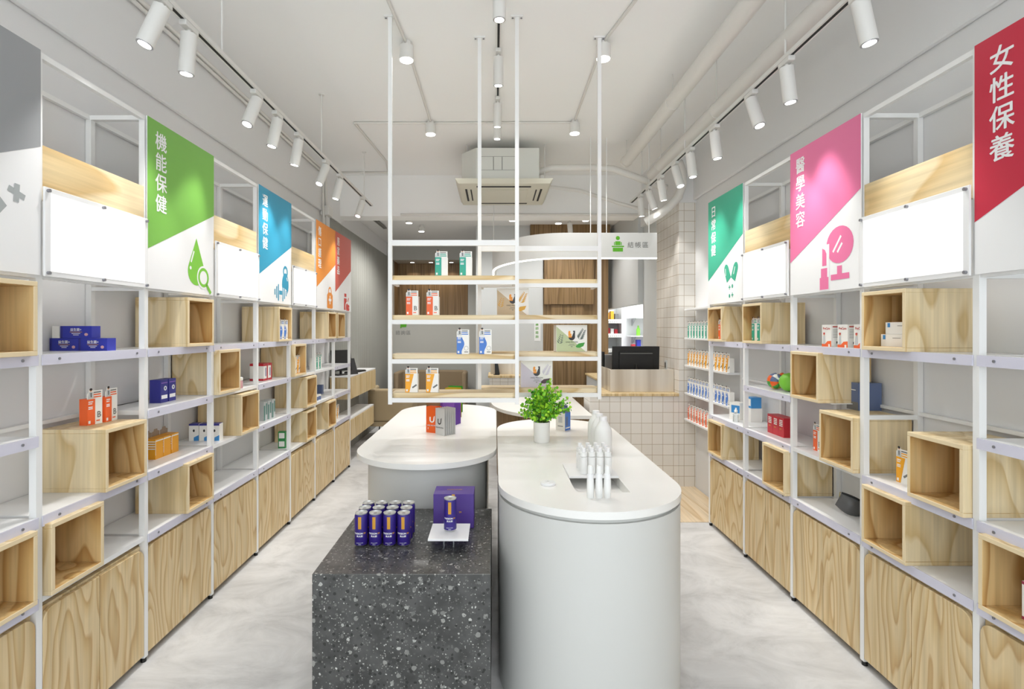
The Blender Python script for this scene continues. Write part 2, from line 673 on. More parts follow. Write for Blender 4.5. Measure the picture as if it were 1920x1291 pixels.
# pale partition and walnut wall behind the checkout
struct(MB().box(-0.27, 0.685, 7.6, 7.75, 0, 2.97, 'pale_panel').build('wall_partition'))
m_ = MB()
m_.box(0.685, 1.62, 7.62, 7.8, 0, 2.97, 'walnut')
m_.box(0.70, 1.40, 7.55, 7.62, 1.85, 2.80, 'walnut')
m_.box(0.50, 1.62, 7.50, 7.60, 2.82, 2.97, 'walnut')
m_.box(0.80, 1.27, 7.58, 7.62, 0.0, 1.84, 'walnut')
struct(m_.build('wall_walnut'))
# tiled pier and white pier on the right
struct(MB().box(1.749, 3.0, 5.07, 5.77, 0, 2.70, 'square_tile').build('wall_tiled_pier'))
struct(MB().box(1.72, 3.0, 5.05, 6.3, 2.70, ZC, 'white_paint').build('trim_5'))
struct(MB().box(1.749, 2.6, 5.77, 6.3, 0, 2.70, 'pale_panel').build('wall_pier'))
struct(MB().box(1.69, 1.79, 6.3, 8.6, 1.80, 2.97, 'pale_panel').build('wall_dispensary'))
struct(MB().box(1.5, 3.0, 8.6, 8.7, 0, 2.97, 'white_paint').box(2.6, 2.7, 6.3, 8.6, 0, 2.97, 'white_paint').build('wall_dispensary_inner'))
struct(MB().box(1.2, 1.9, 4.14, 5.07, 0.0, 0.004, 'plank').build('floor_timber'))

# ------------------------------------------------------------------ shelving
BAY = 0.5655
Y0 = {'L': 1.2655, 'R': 1.2415}
LV = {1: 0.57, 2: 0.85, 3: 1.13, 4: 1.41}
LVN = {4: 'top', 3: 'second', 2: 'third', 1: 'lowest'}
NAMES = {('L', 0): 'grey banner', ('L', 1): 'light box left of green banner', ('L', 2): 'green banner',
         ('L', 3): 'light box between green and blue banners', ('L', 4): 'blue banner',
         ('L', 5): 'light box left of orange banner', ('L', 6): 'orange banner', ('L', 7): 'brick red banner',
         ('R', 0): 'crimson banner', ('R', 1): 'light box beside crimson banner', ('R', 2): 'pink banner',
         ('R', 3): 'light box between pink and teal banners', ('R', 4): 'teal banner'}


def SX(side, d):
    return FL - d if side == 'L' else FR + d


def sbox(mb, side, d0, d1, y0, y1, z0, z1, m):
    return mb.box(SX(side, d0), SX(side, d1), y0, y1, z0, z1, m)


SHELF = {('L', 0): {4: 1, 3: 1, 2: 1, 1: 1}, ('L', 1): {4: 1, 2: 1, 1: 0}, ('L', 2): {4: 1, 3: 1, 2: 1, 1: 1},
         ('L', 3): {4: 1, 3: 0, 2: 0, 1: 1}, ('L', 4): {4: 1, 3: 1, 2: 1, 1: 1}, ('L', 5): {4: 1, 3: 0, 2: 0, 1: 0},
         ('L', 6): {4: 1, 3: 0, 2: 0, 1: 0}, ('L', 7): {4: 1, 3: 1, 2: 1, 1: 1},
         ('R', 0): {4: 1, 3: 1, 2: 1, 1: 1}, ('R', 1): {4: 1, 2: 1, 1: 1}, ('R', 2): {4: 1, 3: 2, 2: 0, 1: 1},
         ('R', 3): {4: 1, 3: 1, 2: 1, 1: 1}, ('R', 4): {4: 1, 2: 1, 1: 1}}
CUBES = {('L', 0): [(4, 1), (1, 1)], ('L', 1): [(2, 1), (1, 0)], ('L', 2): [(4, 1), (1, 1)], ('L', 3): [(3, 0), (2, 1)],
         ('L', 4): [(4, 1)], ('L', 5): [(3, 0), (2, 1), (1, 1)], ('L', 6): [(4, 1), (1, 1)], ('L', 7): [(4, 0)],
         ('R', 0): [(1, 1)], ('R', 1): [(4, 1), (2, 0), (1, 1)], ('R', 2): [(3, 1), (2, 0)], ('R', 3): [(4, 1), (1, 0)],
         ('R', 4): [(4, 1), (1, 1)]}
LAST = {'L': 7, 'R': 4}


def by(side, k):
    return Y0[side] + BAY * k


def shelving(side, k):
    a, b = by(side, k), by(side, k + 1)
    sname = 'left' if side == 'L' else 'right'
    t = thing('shelving_unit', 'white steel shelving unit under %s on the %s wall' % (NAMES[side, k], sname), 'shelving')
    T = 0.025
    ends = [a] + ([b] if k == LAST[side] else [])
    for y in ends:
        for d0 in (0.0, 0.24):
            sbox(MB(), side, d0, d0 + T, y, y + T, 0.02, 2.46, 'steel_paint').build('post', t)
        sbox(MB(), side, T, 0.24, y, y + T, 2.44, 2.46, 'steel_paint').build('cross_rail', t)
    sbox(MB(), side, 0.0, 0.02, a + T, b, 2.44, 2.46, 'steel_paint').build('top_rail', t)
    sbox(MB(), side, 0.245, 0.265, a + T, b, 2.44, 2.46, 'steel_paint').build('top_rail', t)
    sbox(MB(), side, 0.003, 0.022, a + T, b, 1.675, 1.69, 'steel_paint').build('middle_rail', t)
    sbox(MB(), side, 0.245, 0.265, a + T, b, 1.115, 1.13, 'steel_paint').build('back_rail', t)
    for y in ends:
        sbox(MB(), side, T, 0.24, y + 0.004, y + 0.021, 1.672, 1.688, 'steel_paint').build('cross_rail', t)
        MB().cyl((SX(side, 0.012), y + 0.012, 0), (SX(side, 0.012), y + 0.012, 0.02), 0.012, 'black', 12).build('foot', t)
    if (side, k) == ('R', 2):
        sbox(MB(), side, T, 0.24, a + 0.003, a + 0.022, 1.096, 1.115, 'steel_paint').build('cross_rail', t)
    for lv, lip in SHELF[side, k].items():
        z = LV[lv]
        ya = (a + b) / 2 - 0.005 if lip == 2 else a + T + 0.001
        ob = sbox(MB(), side, 0.03 if lip == 2 else 0.0, 0.262, ya, b - 0.001, z - (0.004 if lip == 2 else 0.02), z, 'shelf_white').build('shelf', t)
        if lip == 1:
            m = MB()
            sbox(m, side, -0.006, -0.001, a + T - 0.004, b + 0.004, z - 0.036, z + 0.001, 'price_strip')
            for y in (a + 0.09, b - 0.06):
                x = SX(side, -0.006)
                s_ = 1 if side == 'L' else -1
                m.cyl((x, y, z - 0.016), (x + s_ * 0.003, y, z - 0.016), 0.005, 'bolt', 10)
            st = m.build('price_strip', ob)
            st['label'] = 'clear lilac plastic price strip'
    return t


def cabinet(side, k):
    a, b = by(side, k), by(side, k + 1)
    sname = 'left' if side == 'L' else 'right'
    one = (side, k) in (('L', 6), ('L', 7))
    t = thing('base_cabinet', 'plywood base cabinet with %s under %s' % ('one door' if one else 'two doors', NAMES[side, k]),
              'cabinet')
    y0, y1 = a + 0.028, b - 0.003
    sbox(MB(), side, 0.018, 0.26, y0, y1, 0.03, 0.525, 'ply_v').build('carcass', t)
    spans = [(y0, y1)] if one else [(y0, (y0 + y1) / 2 - 0.002), ((y0 + y1) / 2 + 0.002, y1)]
    s_ = 1 if side == 'L' else -1
    for i, (p, q) in enumerate(spans):
        r = 0.045
        w = q - p
        pts = [(0, 0), (w, 0)]
        rr = one or i == len(spans) - 1
        rl = one or i == 0
        H = 0.482
        if rr:
            pts += [(w - r + r * math.cos(c), H - r + r * math.sin(c)) for c in [PI / 2 * j / 6 for j in range(7)]]
        else:
            pts += [(w, H)]
        if rl:
            pts += [(r + r * math.cos(c), H - r + r * math.sin(c)) for c in [PI / 2 + PI / 2 * j / 6 for j in range(7)]]
        else:
            pts += [(0, H)]
        if side == 'L':
            F = ((SX(side, 0.016), p, 0.035), (0, 1, 0), (0, 0, 1))
        else:
            F = ((SX(side, 0.016), q, 0.035), (0, -1, 0), (0, 0, 1))
            pts = [(w - x, y) for x, y in pts][::-1]
        MB().slab(F, pts, 'ply_door', 0.017).build('door', t, bevel=0.0015, seg=1)
    for y in (y0 + 0.03, y1 - 0.03):
        MB().cyl((SX(side, 0.05), y, 0), (SX(side, 0.05), y, 0.031), 0.015, 'black', 12).build('foot', t)


CW, CH, CD, CT = 0.25, 0.25, 0.266, 0.016


def make_cube():
    t = thing('plywood_cube', '', 'display cube')
    m = MB()
    # frame of four panels open at both ends, grain-faced outside, edges light
    def panel(x0, x1, y0, y1, z0, z1, inner=0):
        m.box(x0, x1, y0, y1, z0, z1, 'ply_v')
        m.m[-3] = m.mi('ply_edge')          # the face turned to the aisle
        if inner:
            m.m[inner] = m.mi('ply_in_lit')
    h = CW / 2
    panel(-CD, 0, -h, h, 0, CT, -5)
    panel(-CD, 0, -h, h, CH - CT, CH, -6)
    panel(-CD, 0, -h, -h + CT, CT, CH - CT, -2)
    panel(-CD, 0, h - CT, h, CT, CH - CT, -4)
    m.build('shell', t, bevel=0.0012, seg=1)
    MB().box(-CD, -CD + 0.01, -h + CT, h - CT, CT, CH - CT, 'ply_in_lit').build('back_panel', t)
    return t


cube = Kit(make_cube)
PROUD = 0.03
for (side, k) in SHELF:
    shelving(side, k)
    cabinet(side, k)
    for lv, far in CUBES[side, k]:
        a, b = by(side, k), by(side, k + 1)
        y = b - 0.153 if far else a + 0.153
        half = 'far end' if far else 'near end'
        cube((SX(side, -PROUD), y, LV[lv]), 0 if side == 'L' else PI,
             'open plywood cube on %s shelf, %s, under %s' % (LVN[lv], half, NAMES[side, k]), 'plywood display cubes')


# ------------------------------------------------------------------ banners and light boxes
def FB(side, k, lift=0.006):
    a = by(side, k) + 0.004
    b = by(side, k + 1) + 0.006
    if side == 'L':
        return ((SX(side, -lift), a, 0), (0, 1, 0), (0, 0, 1)), b - a
    return ((SX(side, -lift), b, 0), (0, -1, 0), (0, 0, 1)), b - a


def ic_drop(m, F, c, w):
    pts = [(0.395, 1.975)]
    pts += [(0.395 + 0.078 * math.cos(a), 1.80 + 0.072 * math.sin(a)) for a in [R(155 + j * 230 / 20) for j in range(21)]]
    m.poly(F, pts, c)
    m.disc(F, 0.462, 1.775, 0.062, 0.062, w, 0.0010)
    m.ring(F, 0.462, 1.775, 0.036, 0.052, c, 0.0013)
    m.bar(F, 0.492, 1.738, 0.535, 1.695, 0.02, c, 0.0013)
    m.bar(F, 0.345, 1.845, 0.372, 1.905, 0.011, w, 0.0010)
    m.disc(F, 0.341, 1.815, 0.009, 0.009, w, 0.0010)


def ic_gym(m, F, c, w):
    m.disc(F, 0.45, 1.83, 0.062, 0.085, c)
    m.ring(F, 0.45, 1.925, 0.026, 0.045, c, 0.0009)
    m.bar(F, 0.49, 1.86, 0.475, 1.885, 0.012, w, 0.0010)
    m.disc(F, 0.40, 1.765, 0.085, 0.04, w, 0.0010)
    for x, h in ((0.262, 0.02), (0.292, 0.042), (0.322, 0.06), (0.402, 0.06), (0.432, 0.042), (0.462, 0.02)):
        m.bar(F, x, 1.765 - h, x, 1.765 + h, 0.016, c, 0.0013)
    m.bar(F, 0.335, 1.765, 0.39, 1.765, 0.03, c, 0.0013)


def ic_bag(m, F, c, w):
    m.poly(F, [(0.31, 1.705), (0.325, 1.695), (0.465, 1.695), (0.48, 1.705), (0.48, 1.82), (0.44, 1.845), (0.35, 1.845), (0.31, 1.82)], c)
    m.ring(F, 0.395, 1.85, 0.032, 0.05, c, 0.0009)
    m.bar(F, 0.395, 1.735, 0.395, 1.815, 0.022, w, 0.0011)
    m.bar(F, 0.355, 1.775, 0.435, 1.775, 0.022, w, 0.0013)


def ic_pills(m, F, c, w):
    m.rect(F, 0.30, 0.40, 1.70, 1.82, c)
    m.rect(F, 0.31, 0.39, 1.835, 1.87, c)
    m.disc(F, 0.40, 1.735, 0.05, 0.05, w, 0.0010)
    m.disc(F, 0.41, 1.73, 0.04, 0.04, c, 0.0013)
    m.disc(F, 0.47, 1.725, 0.035, 0.035, c, 0.0011)
    m.bar(F, 0.44, 1.79, 0.47, 1.83, 0.02, c, 0.0009)
    m.bar(F, 0.47, 1.725, 0.50, 1.725, 0.008, w, 0.0015)


def ic_caps(m, F, c, w):
    for x, s in ((0.335, -1), (0.445, 1)):
        q = [(-0.036, -0.05), (0.036, -0.05)] + [(0.036 * math.cos(a), 0.03 + 0.045 * math.sin(a)) for a in [PI * j / 12 for j in range(13)]]
        ang = -s * R(28)
        m.poly(F, [(x + u * math.cos(ang) - v * math.sin(ang), 1.885 + u * math.sin(ang) + v * math.cos(ang)) for u, v in q], c)
        m.bar(F, x - 0.02 + s * 0.006, 1.875, x - 0.012 + s * 0.02, 1.925, 0.009, w, 0.0011)
    for x, y in ((0.368, 1.79), (0.412, 1.735)):
        m.bar(F, x - 0.016, y, x + 0.016, y, 0.008, c)
        m.bar(F, x, y - 0.016, x, y + 0.016, 0.008, c, 0.001)
    for x, y in ((0.412, 1.795), (0.368, 1.73)):
        m.disc(F, x, y, 0.012, 0.014, c)


def ic_mirror(m, F, c, w):
    m.disc(F, 0.42, 1.90, 0.10, 0.088, c)
    m.bar(F, 0.42, 1.80, 0.42, 1.76, 0.035, c, 0.0009)
    m.rect(F, 0.355, 0.49, 1.735, 1.762, c, 0.001)
    m.bar(F, 0.372, 1.87, 0.432, 1.94, 0.012, w, 0.0011)
    m.bar(F, 0.405, 1.865, 0.44, 1.905, 0.012, w, 0.0011)
    m.rect(F, 0.262, 0.343, 1.69, 1.915, w, 0.0010)
    m.rect(F, 0.268, 0.338, 1.695, 1.755, c, 0.0013)
    m.rect(F, 0.278, 0.328, 1.755, 1.80, c, 0.0013)
    m.poly(F, [(0.288, 1.812), (0.322, 1.812), (0.322, 1.87), (0.31, 1.89), (0.288, 1.90)], c, 0.0013)


def ic_joint(m, F, c, w):
    m.poly(F, [(0.17, 1.70), (0.40, 1.715), (0.375, 1.79), (0.385, 1.83), (0.44, 1.895), (0.40, 1.935), (0.20, 1.95), (0.16, 1.88), (0.20, 1.80)], c)
    m.disc(F, 0.375, 1.90, 0.02, 0.02, w, 0.0010)
    m.disc(F, 0.37, 1.735, 0.014, 0.014, w, 0.0010)
    m.bar(F, 0.445, 1.955, 0.505, 1.935, 0.02, c)
    m.bar(F, 0.473, 1.915, 0.477, 1.975, 0.02, c, 0.001)


def banner(side, k, col, body, icon, desc):
    F, w = FB(side, k)
    sname = 'left' if side == 'L' else 'right'
    t = thing('banner_sign', '%s on the %s wall' % (desc, sname), 'sign')
    o, u, v = F
    MB().slab((Vector(o) + Vector(v) * 1.685, u, v), [(0, 0), (w, 0), (w, 0.776), (0, 0.776)], 'banner_white', 0.004).build('panel', t)
    F2 = (Vector(o) + Vector(u).cross(Vector(v)) * 0.004, u, v)
    MB().poly(F2, [(0, 1.862), (w, 2.128), (w, 2.461), (0, 2.461)], 'banner_' + col).build('colour_field', t)
    m = MB()
    for i, ch in enumerate(body):
        m.text(F2, ch, 0.098, 2.372 - 0.096 * i, 0.088, 'ink_white', 0.0016, bold=0.016)
    m.build('lettering', t)
    if icon:
        m = MB()
        icon(m, F2, {'grey': 'icon_grey', 'green': 'icon_green', 'red': 'icon_red'}.get(col, 'banner_' + col), 'banner_white')
        m.build('icon', t)


banner('L', 0, 'grey', '骨骼保健', ic_joint, 'grey and white banner with bone icon')
banner('L', 2, 'green', '機能保健', ic_drop, 'green and white banner with droplet and magnifier icon')
banner('L', 4, 'blue', '運動保健', ic_gym, 'blue and white banner with kettlebell and dumbbell icon')
banner('L', 6, 'orange', '傷口護理', ic_bag, 'orange and white banner with first aid bag icon')
banner('L', 7, 'red', '居家藥品', ic_pills, 'brick red and white banner with pill bottle icon')
banner('R', 4, 'teal', '日常保健', ic_caps, 'teal and white banner with open capsule icon')
banner('R', 2, 'pink', '醫學美容', ic_mirror, 'pink and white banner with mirror and lipstick icon')
banner('R', 0, 'crimson', '女性保養', None, 'crimson and white banner cut off by the picture edge')


def lightbox(side, k, where):
    F, w = FB(side, k, 0.012)
    o, u, v = (Vector(q) for q in F)
    n = u.cross(v)
    t = thing('light_box', 'lit white acrylic light box %s' % where, 'light box')
    lo, hi = 1.683, 1.993
    if side == 'L':
        x0, x1 = 0.002, w - 0.0
    else:
        x0, x1 = 0.0, w - 0.002
    x0, x1 = 0.008, w - 0.012
    MB().slab((o + v * lo, u, v), [(x0, 0), (x1, 0), (x1, hi - lo), (x0, hi - lo)], 'acrylic', 0.008).build('front_panel', t, bevel=0.001, seg=1)
    F2 = (o + n * 0.0085, u, v)
    MB().slab(F2, [(x0 + 0.035, lo + 0.03), (x1 - 0.035, lo + 0.03), (x1 - 0.035, hi - 0.03), (x0 + 0.035, hi - 0.03)], 'light_panel', 0.0016).slab(F2, [(x0 + 0.029, lo + 0.024), (x1 - 0.029, lo + 0.024), (x1 - 0.029, hi - 0.024), (x0 + 0.029, hi - 0.024)], 'light_panel_edge', 0.0011).slab(
        F2, [(x0 + 0.023, lo + 0.018), (x1 - 0.023, lo + 0.018), (x1 - 0.023, hi - 0.018), (x0 + 0.023, hi - 0.018)], 'light_panel_rim', 0.0006).build('lit_area', t)
    for x in (x0 + 0.012, (x0 + x1) / 2, x1 - 0.012):
        for z in (lo + 0.012, hi - 0.012):
            p = o + u * x + v * z + n * 0.006
            MB().cyl(p, p + n * 0.011, 0.006, 'bolt', 12).build('standoff', t)
    h = MB()
    sbox(h, side, 0.002, 0.017, by(side, k) + 0.026, by(side, k + 1) - 0.001, 1.95, 2.14, 'ply_h')
    tag(h.build('header_board'), 'horizontal plywood board above the light box %s' % where, 'board', 'plywood boards above light boxes')


lightbox('L', 1, 'between grey and green banners')
lightbox('L', 3, 'between green and blue banners')
lightbox('L', 5, 'between blue and orange banners')
lightbox('R', 1, 'between pink and crimson banners')
lightbox('R', 3, 'between teal and pink banners')


# ------------------------------------------------------------------ product cartons
def person(m, F, x, y, s):
    m.disc(F, x, y + 0.018 * s, 0.0058 * s, 0.0066 * s, 'skin', 0.0009)
    m.disc(F, x, y + 0.021 * s, 0.0066 * s, 0.005 * s, 'ink_dark', 0.0011)
    m.poly(F, [(x - 0.013 * s, y - 0.016 * s), (x + 0.013 * s, y - 0.016 * s), (x + 0.009 * s, y + 0.01 * s), (x - 0.009 * s, y + 0.01 * s)], 'pale_panel', 0.0010)
    m.bar(F, x, y + 0.008 * s, x + 0.001, y - 0.01 * s, 0.004 * s, 'ink_dark', 0.0013)


def make_pack(style):
    """White hang-tag carton; its printed front faces local -Y."""
    def go():
        t = thing('hang_tag_carton', '', 'carton')
        w, h, d = 0.072, 0.108, 0.036
        c = dict(teal='teal', orange='orange', blue='blue', yellow='yellow')[style]
        m = MB().box(-w / 2, w / 2, -d / 2, d / 2, 0, h, 'carton')
        F = ((0, -d / 2, 0), (1, 0, 0), (0, 0, 1))
        a, b = -w / 2, w / 2
        if style == 'yellow':
            m.poly(F, [(a, 0), (a + 0.024, 0), (a + 0.05, h), (a, h)], c)
            for i in range(3):
                m.bar(F, 0.005 + i * 0.009, 0.028 + i * 0.005, 0.016 + i * 0.007, 0.034 + i * 0.006, 0.009, 'ink_grey')
        elif style == 'blue':
            pts = [(a, 0)] + [(a + 0.036 + 0.008 * math.sin(j / 10 * 2 * PI - 2.2), h * 0.92 * j / 10) for j in range(11)] + [(a, h * 0.92)]
            m.poly(F, pts, c)
            m.ring(F, 0.019, 0.034, 0.011, 0.0125, 'ink_grey')
            m.rect(F, 0.008, 0.03, 0.010, 0.015, 'ink_grey')
        else:
            m.rect(F, a, a + 0.037, 0, h, c)
        if style == 'orange':
            m.text(F, 'B', 0.019, 0.04, 0.036, 'ink_grey', bold=0.02)
            m.rect(F, 0.006, 0.024, 0.012, 0.017, 'orange')
            m.box(-w / 2 - 0.0004, w / 2 - 0.036, -d / 2 - 0.0002, d / 2 + 0.0004, 0, h + 0.0004, 'orange')
        elif style == 'teal':
            m.rect(F, a + 0.006, a + 0.02, 0.0, 0.05, 'banner_teal', 0.001)
        for i, (q, ln) in enumerate(((0.096, 0.022), (0.088, 0.018), (0.074, 0.02), (0.067, 0.02))):
            m.rect(F, a + 0.005, a + 0.005 + ln, h - 0.108 + q - 0.002, h - 0.108 + q + 0.0022, 'ink_white', 0.0012)
        m.rect(F, a + 0.005, a + 0.015, 0.006, 0.018, 'ink_white', 0.0012)
        m.build('carton_body', t)
        # die-cut tag
        g = MB()
        Ft = ((0, -d / 2 - 0.0004, 0), (1, 0, 0), (0, 0, 1))
        z0, z1 = h * 0.985, h + 0.034
        g.slab((Vector((0, -d / 2 + 0.0008, 0)), (1, 0, 0), (0, 0, 1)),
               [(a, z0), (b, z0), (b, z1), (a + 0.026, z1), (a + 0.024, z1 + 0.006), (a + 0.0165, z1 + 0.010), (a + 0.009, z1 + 0.006), (a + 0.007, z1 - 0.006), (a, z1 - 0.012)],
               'carton', 0.0012)
        person(g, Ft, a + 0.0165, h + 0.018, 1.05)
        for q, cc, x1 in ((0.026, 'ink_grey', 0.064), (0.017, c, 0.064), (0.007, c, 0.066)):
            g.rect(Ft, a + 0.029, a + x1, h + q - 0.0025, h + q + 0.0025, cc, 0.0009)
        g.build('hang_tag', t)
        return t
    return go


PK = {s: Kit(make_pack(s)) for s in ('teal', 'orange', 'blue', 'yellow')}
RL, RR_ = PI / 2, -PI / 2        # front turned to +X (left wall) and to -X (right wall)

# corner wall shelves and their rows
FSX = 1.788
for z, nm in ((1.69, 'highest, empty'), (1.42, 'holding teal cartons'), (1.165, 'holding yellow cartons'), (0.905, 'holding blue cartons'), (0.66, 'holding orange cartons')):
    tag(MB().box(FSX, XR, 4.10, 5.04, z - 0.018, z, 'shelf_white').build('floating_shelf', bevel=0.002, seg=1),
        'white floating shelf by the tiled pier, %s' % nm, 'shelf', 'corner wall shelves')
for style, z, n, top in (('teal', 1.42, 7, 'upper'), ('yellow', 1.165, 13, 'second'), ('blue', 0.905, 13, 'third'), ('orange', 0.66, 7, 'lowest')):
    for i in range(n):
        PK[style]((1.822, 4.955 - i * 0.0685, z), RR_ + random.uniform(-.04, .04),
                  '%s hang tag carton on corner wall shelf, %s from the far end' % (style, ORD[i]), '%s cartons on the corner shelves' % style)

for i, (x, y) in enumerate(((-0.313, 3.13), (-0.170, 3.13))):
    PK['teal']((x, y, 1.8105), 0.0, 'teal hang tag carton on top board of the hanging shelf, %s one' % ('left', 'right')[i], 'cartons on the hanging shelf')
for i, (x, y) in enumerate(((-0.482, 3.13), (-0.362, 3.13))):
    PK['orange']((x, y, 1.5815), -0.06, 'orange hang tag carton on second board of the hanging shelf, %s one' % ('left', 'right')[i], 'cartons on the hanging shelf')
for i, (x, y) in enumerate(((-0.186, 3.12), (-0.055, 3.12))):
    PK['blue']((x, y, 1.3545), 0.0, 'blue hang tag carton on third board of the hanging shelf, %s one' % ('left', 'right')[i], 'cartons on the hanging shelf')
for i, (x, y) in enumerate(((-0.486, 3.13), (-0.365, 3.13))):
    PK['yellow']((x, y, 1.1305), -0.06, 'yellow hang tag carton on lowest board of the hanging shelf, %s one' % ('left', 'right')[i], 'cartons on the hanging shelf')

tc_ = LV[2] + CH
PK['orange']((-1.70, 2.245, tc_), RL - 0.15, 'orange hang tag carton on plywood cube near the left edge, nearer one', 'orange cartons on a cube')
PK['orange']((-1.69, 2.325, tc_), RL, 'orange hang tag carton on plywood cube near the left edge, farther one', 'orange cartons on a cube')
for i, y in enumerate((3.925, 4.0)):
    PK['blue']((-1.585, y, LV[4] + CT), RL, 'blue hang tag carton inside cube under blue banner, %s one' % ('nearer', 'farther')[i], 'blue cartons in a cube')
for i, y in enumerate((4.175, 4.25, 4.325)):
    PK['yellow']((-1.61, y, LV[3] + CT), RL, 'yellow hang tag carton in left wall cube, %s from the near side' % ORD[i], 'yellow cartons in a cube')
for i, y in enumerate((4.86, 4.94, 5.02)):
    PK['teal']((-1.66, y, LV[3]), RL, 'teal hang tag carton on shelf under orange banner, %s from near' % ORD[i], 'teal cartons under orange banner')
for i, y in enumerate((5.50, 5.58)):
    PK['yellow']((-1.66, y, LV[1]), RL, 'yellow hang tag carton under brick red banner, %s one' % ('nearer', 'farther')[i], 'yellow cartons under red banner')
for i, y in enumerate((3.415, 3.345, 3.275)):
    PK['teal']((1.68, y, LV[4] + CT), RR_, 'teal hang tag carton in right wall cube, %s from the left' % ORD[i], 'teal cartons in a cube')
PK['orange']((1.68, 3.93, LV[4] + CT), RR_, 'orange hang tag carton inside cube under teal banner', 'single cartons on the right wall')
PK['orange']((1.735, 2.84, LV[2]), RR_, 'orange hang tag carton on third shelf under pink banner', 'single cartons on the right wall')
PK['yellow']((1.735, 2.245, LV[2]), RR_, 'yellow hang tag carton on right wall shelf beside a cube', 'single cartons on the right wall')


# plain cartons: local front faces -Y
def carton(name, w, d, h, body, art, loc, rz, label, cat='carton', group=None, top=None, bevel=0.0008):
    m = MB().box(-w / 2, w / 2, -d / 2, d / 2, 0, h, body)
    if top:
        m.m[1] = m.mi(top)
    F = ((0, -d / 2, 0), (1, 0, 0), (0, 0, 1))
    if art:
        art(m, F, w, h)
    o = m.build(name)
    o.location = loc
    o.rotation_euler = (0, 0, rz)
    return tag(o, label, cat, group)


def art_probiotic(m, F, w, h):
    m.text(F, '益生菌+', 0, h * 0.70, h * 0.26, 'ink_white', bold=0.02)
    m.rect(F, -w * 0.2, w * 0.2, h * 0.48, h * 0.52, 'gold')
    m.rect(F, -w * 0.14, w * 0.14, h * 0.36, h * 0.41, 'ink_white')
    m.rect(F, -w * 0.09, w * 0.09, h * 0.24, h * 0.29, 'ink_white')
    m.disc(F, w * 0.33, h * 0.3, w * 0.06, h * 0.12, 'pinkish')
    m.rect(F, -w * 0.5, -w * 0.43, 0, h, 'navy')


z4 = LV[4]
for i, x in enumerate((-1.777, -1.658)):
    carton('flat_carton', 0.118, 0.05, 0.052, 'royal', art_probiotic, (x, 2.225, z4), 0, 'royal blue carton lying on top shelf, %s of the lower two' % ('left', 'right')[i], group='royal blue cartons in a stack')
carton('flat_carton', 0.128, 0.05, 0.05, 'royal', art_probiotic, (-1.728, 2.225, z4 + 0.0525), 0, 'royal blue carton lying on top of two others', group='royal blue cartons in a stack')
carton('flat_carton', 0.03, 0.05, 0.05, 'carton', None, (-1.812, 2.225, z4 + 0.0525), 0, 'cream end of a small carton beside the topmost royal blue carton')


def art_cube(m, F, w, h):
    m.rect(F, -w * 0.42, w * 0.42, h * 0.84, h * 0.88, 'violet')
    m.disc(F, w * 0.12, h * 0.62, w * 0.2, h * 0.1, 'ink_white')
    m.disc(F, w * 0.12, h * 0.62, w * 0.1, h * 0.06, 'slate', 0.001)
    m.rect(F, -w * 0.4, w * 0.4, h * 0.17, h * 0.33, 'ink_white')


for i, y in enumerate((2.69, 2.757)):
    carton('tall_carton', 0.06, 0.055, 0.115, 'navy', art_cube, (-1.695, y, LV[3]), RL, 'navy blue carton on second shelf under green banner, %s one' % ('nearer', 'farther')[i], group='navy cartons on the left wall')


def make_amber():
    t = thing('opened_carton', '', 'carton')
    w, d, h = 0.062, 0.06, 0.10
    F = ((0, -d / 2, 0), (1, 0, 0), (0, 0, 1))
    Fs = ((-w / 2, 0, 0), (0, -1, 0), (0, 0, 1))
    m = MB().box(-w / 2, w / 2, -d / 2, d / 2, 0, h, 'amber')
    m.rect(F, -w / 2, w / 2, h * 0.88, h * 0.94, 'carton')
    m.rect(F, -w / 2, -w / 2 + 0.003, h * 0.2, h * 0.94, 'carton')
    for q in (0.5, 0.62, 0.74, 0.86):
        m.rect(Fs, -d / 2, d / 2, h * q, h * (q + 0.05), 'carton')
    m.build('carton_body', t)
    pts = [(-w / 2, h), (w / 2, h), (w / 2, h + 0.022), (w * 0.25, h + 0.026), (w * 0.2, h + 0.036), (-w * 0.2, h + 0.036), (-w * 0.25, h + 0.026), (-w / 2, h + 0.022)]
    MB().slab(((0, d / 2, 0), (1, 0, 0), (0, 0, 1)), pts, 'flap', 0.001).build('lid_flap', t)
    return t


amber = Kit(make_amber)
for i, y in enumerate((2.685, 2.750, 2.818)):
    amber((-1.72, y, LV[2]), RL, 'amber carton with torn-open lid on left shelf, %s from the near side' % ORD[i], 'amber cartons')


def art_tin(m, F, w, h):
    m.rect(F, -w / 2, w / 2, h * 0.9, h, 'navy')
    m.poly(F, [(w * 0.0, 0), (w / 2, 0), (w / 2, h * 0.34), (w * 0.0, h * 0.2)], 'sky')
    m.disc(F, 0, h * 0.6, w * 0.1, h * 0.08, 'ink_dark')


for i, x in enumerate((-1.755, -1.695, -1.635)):
    carton('square_carton', 0.054, 0.055, 0.098, 'carton', art_tin, (x, 3.13, LV[2]), 0.12, 'white and blue carton with navy lid on left shelf, %s from the wall' % ORD[i], group='white cartons with navy lids', top='navy')


def art_red(m, F, w, h):
    m.rect(F, -w / 2, w / 2, h * 0.86, h, 'red')
    m.rect(F, -w / 2, w / 2, 0, h * 0.12, 'red')
    m.rect(F, w * 0.22, w / 2, 0, h, 'jar_red', 0.001)
    m.rect(F, -w * 0.12, w * 0.05, h * 0.25, h * 0.75, 'navy', 0.001)
    for S_ in (((-w / 2, 0, 0), (0, -1, 0), (0, 0, 1)), ((w / 2, 0, 0), (0, 1, 0), (0, 0, 1))):
        m.rect(S_, -0.05, 0.05, h * 0.86, h, 'red')
        m.rect(S_, -0.05, 0.05, 0, h * 0.12, 'red')


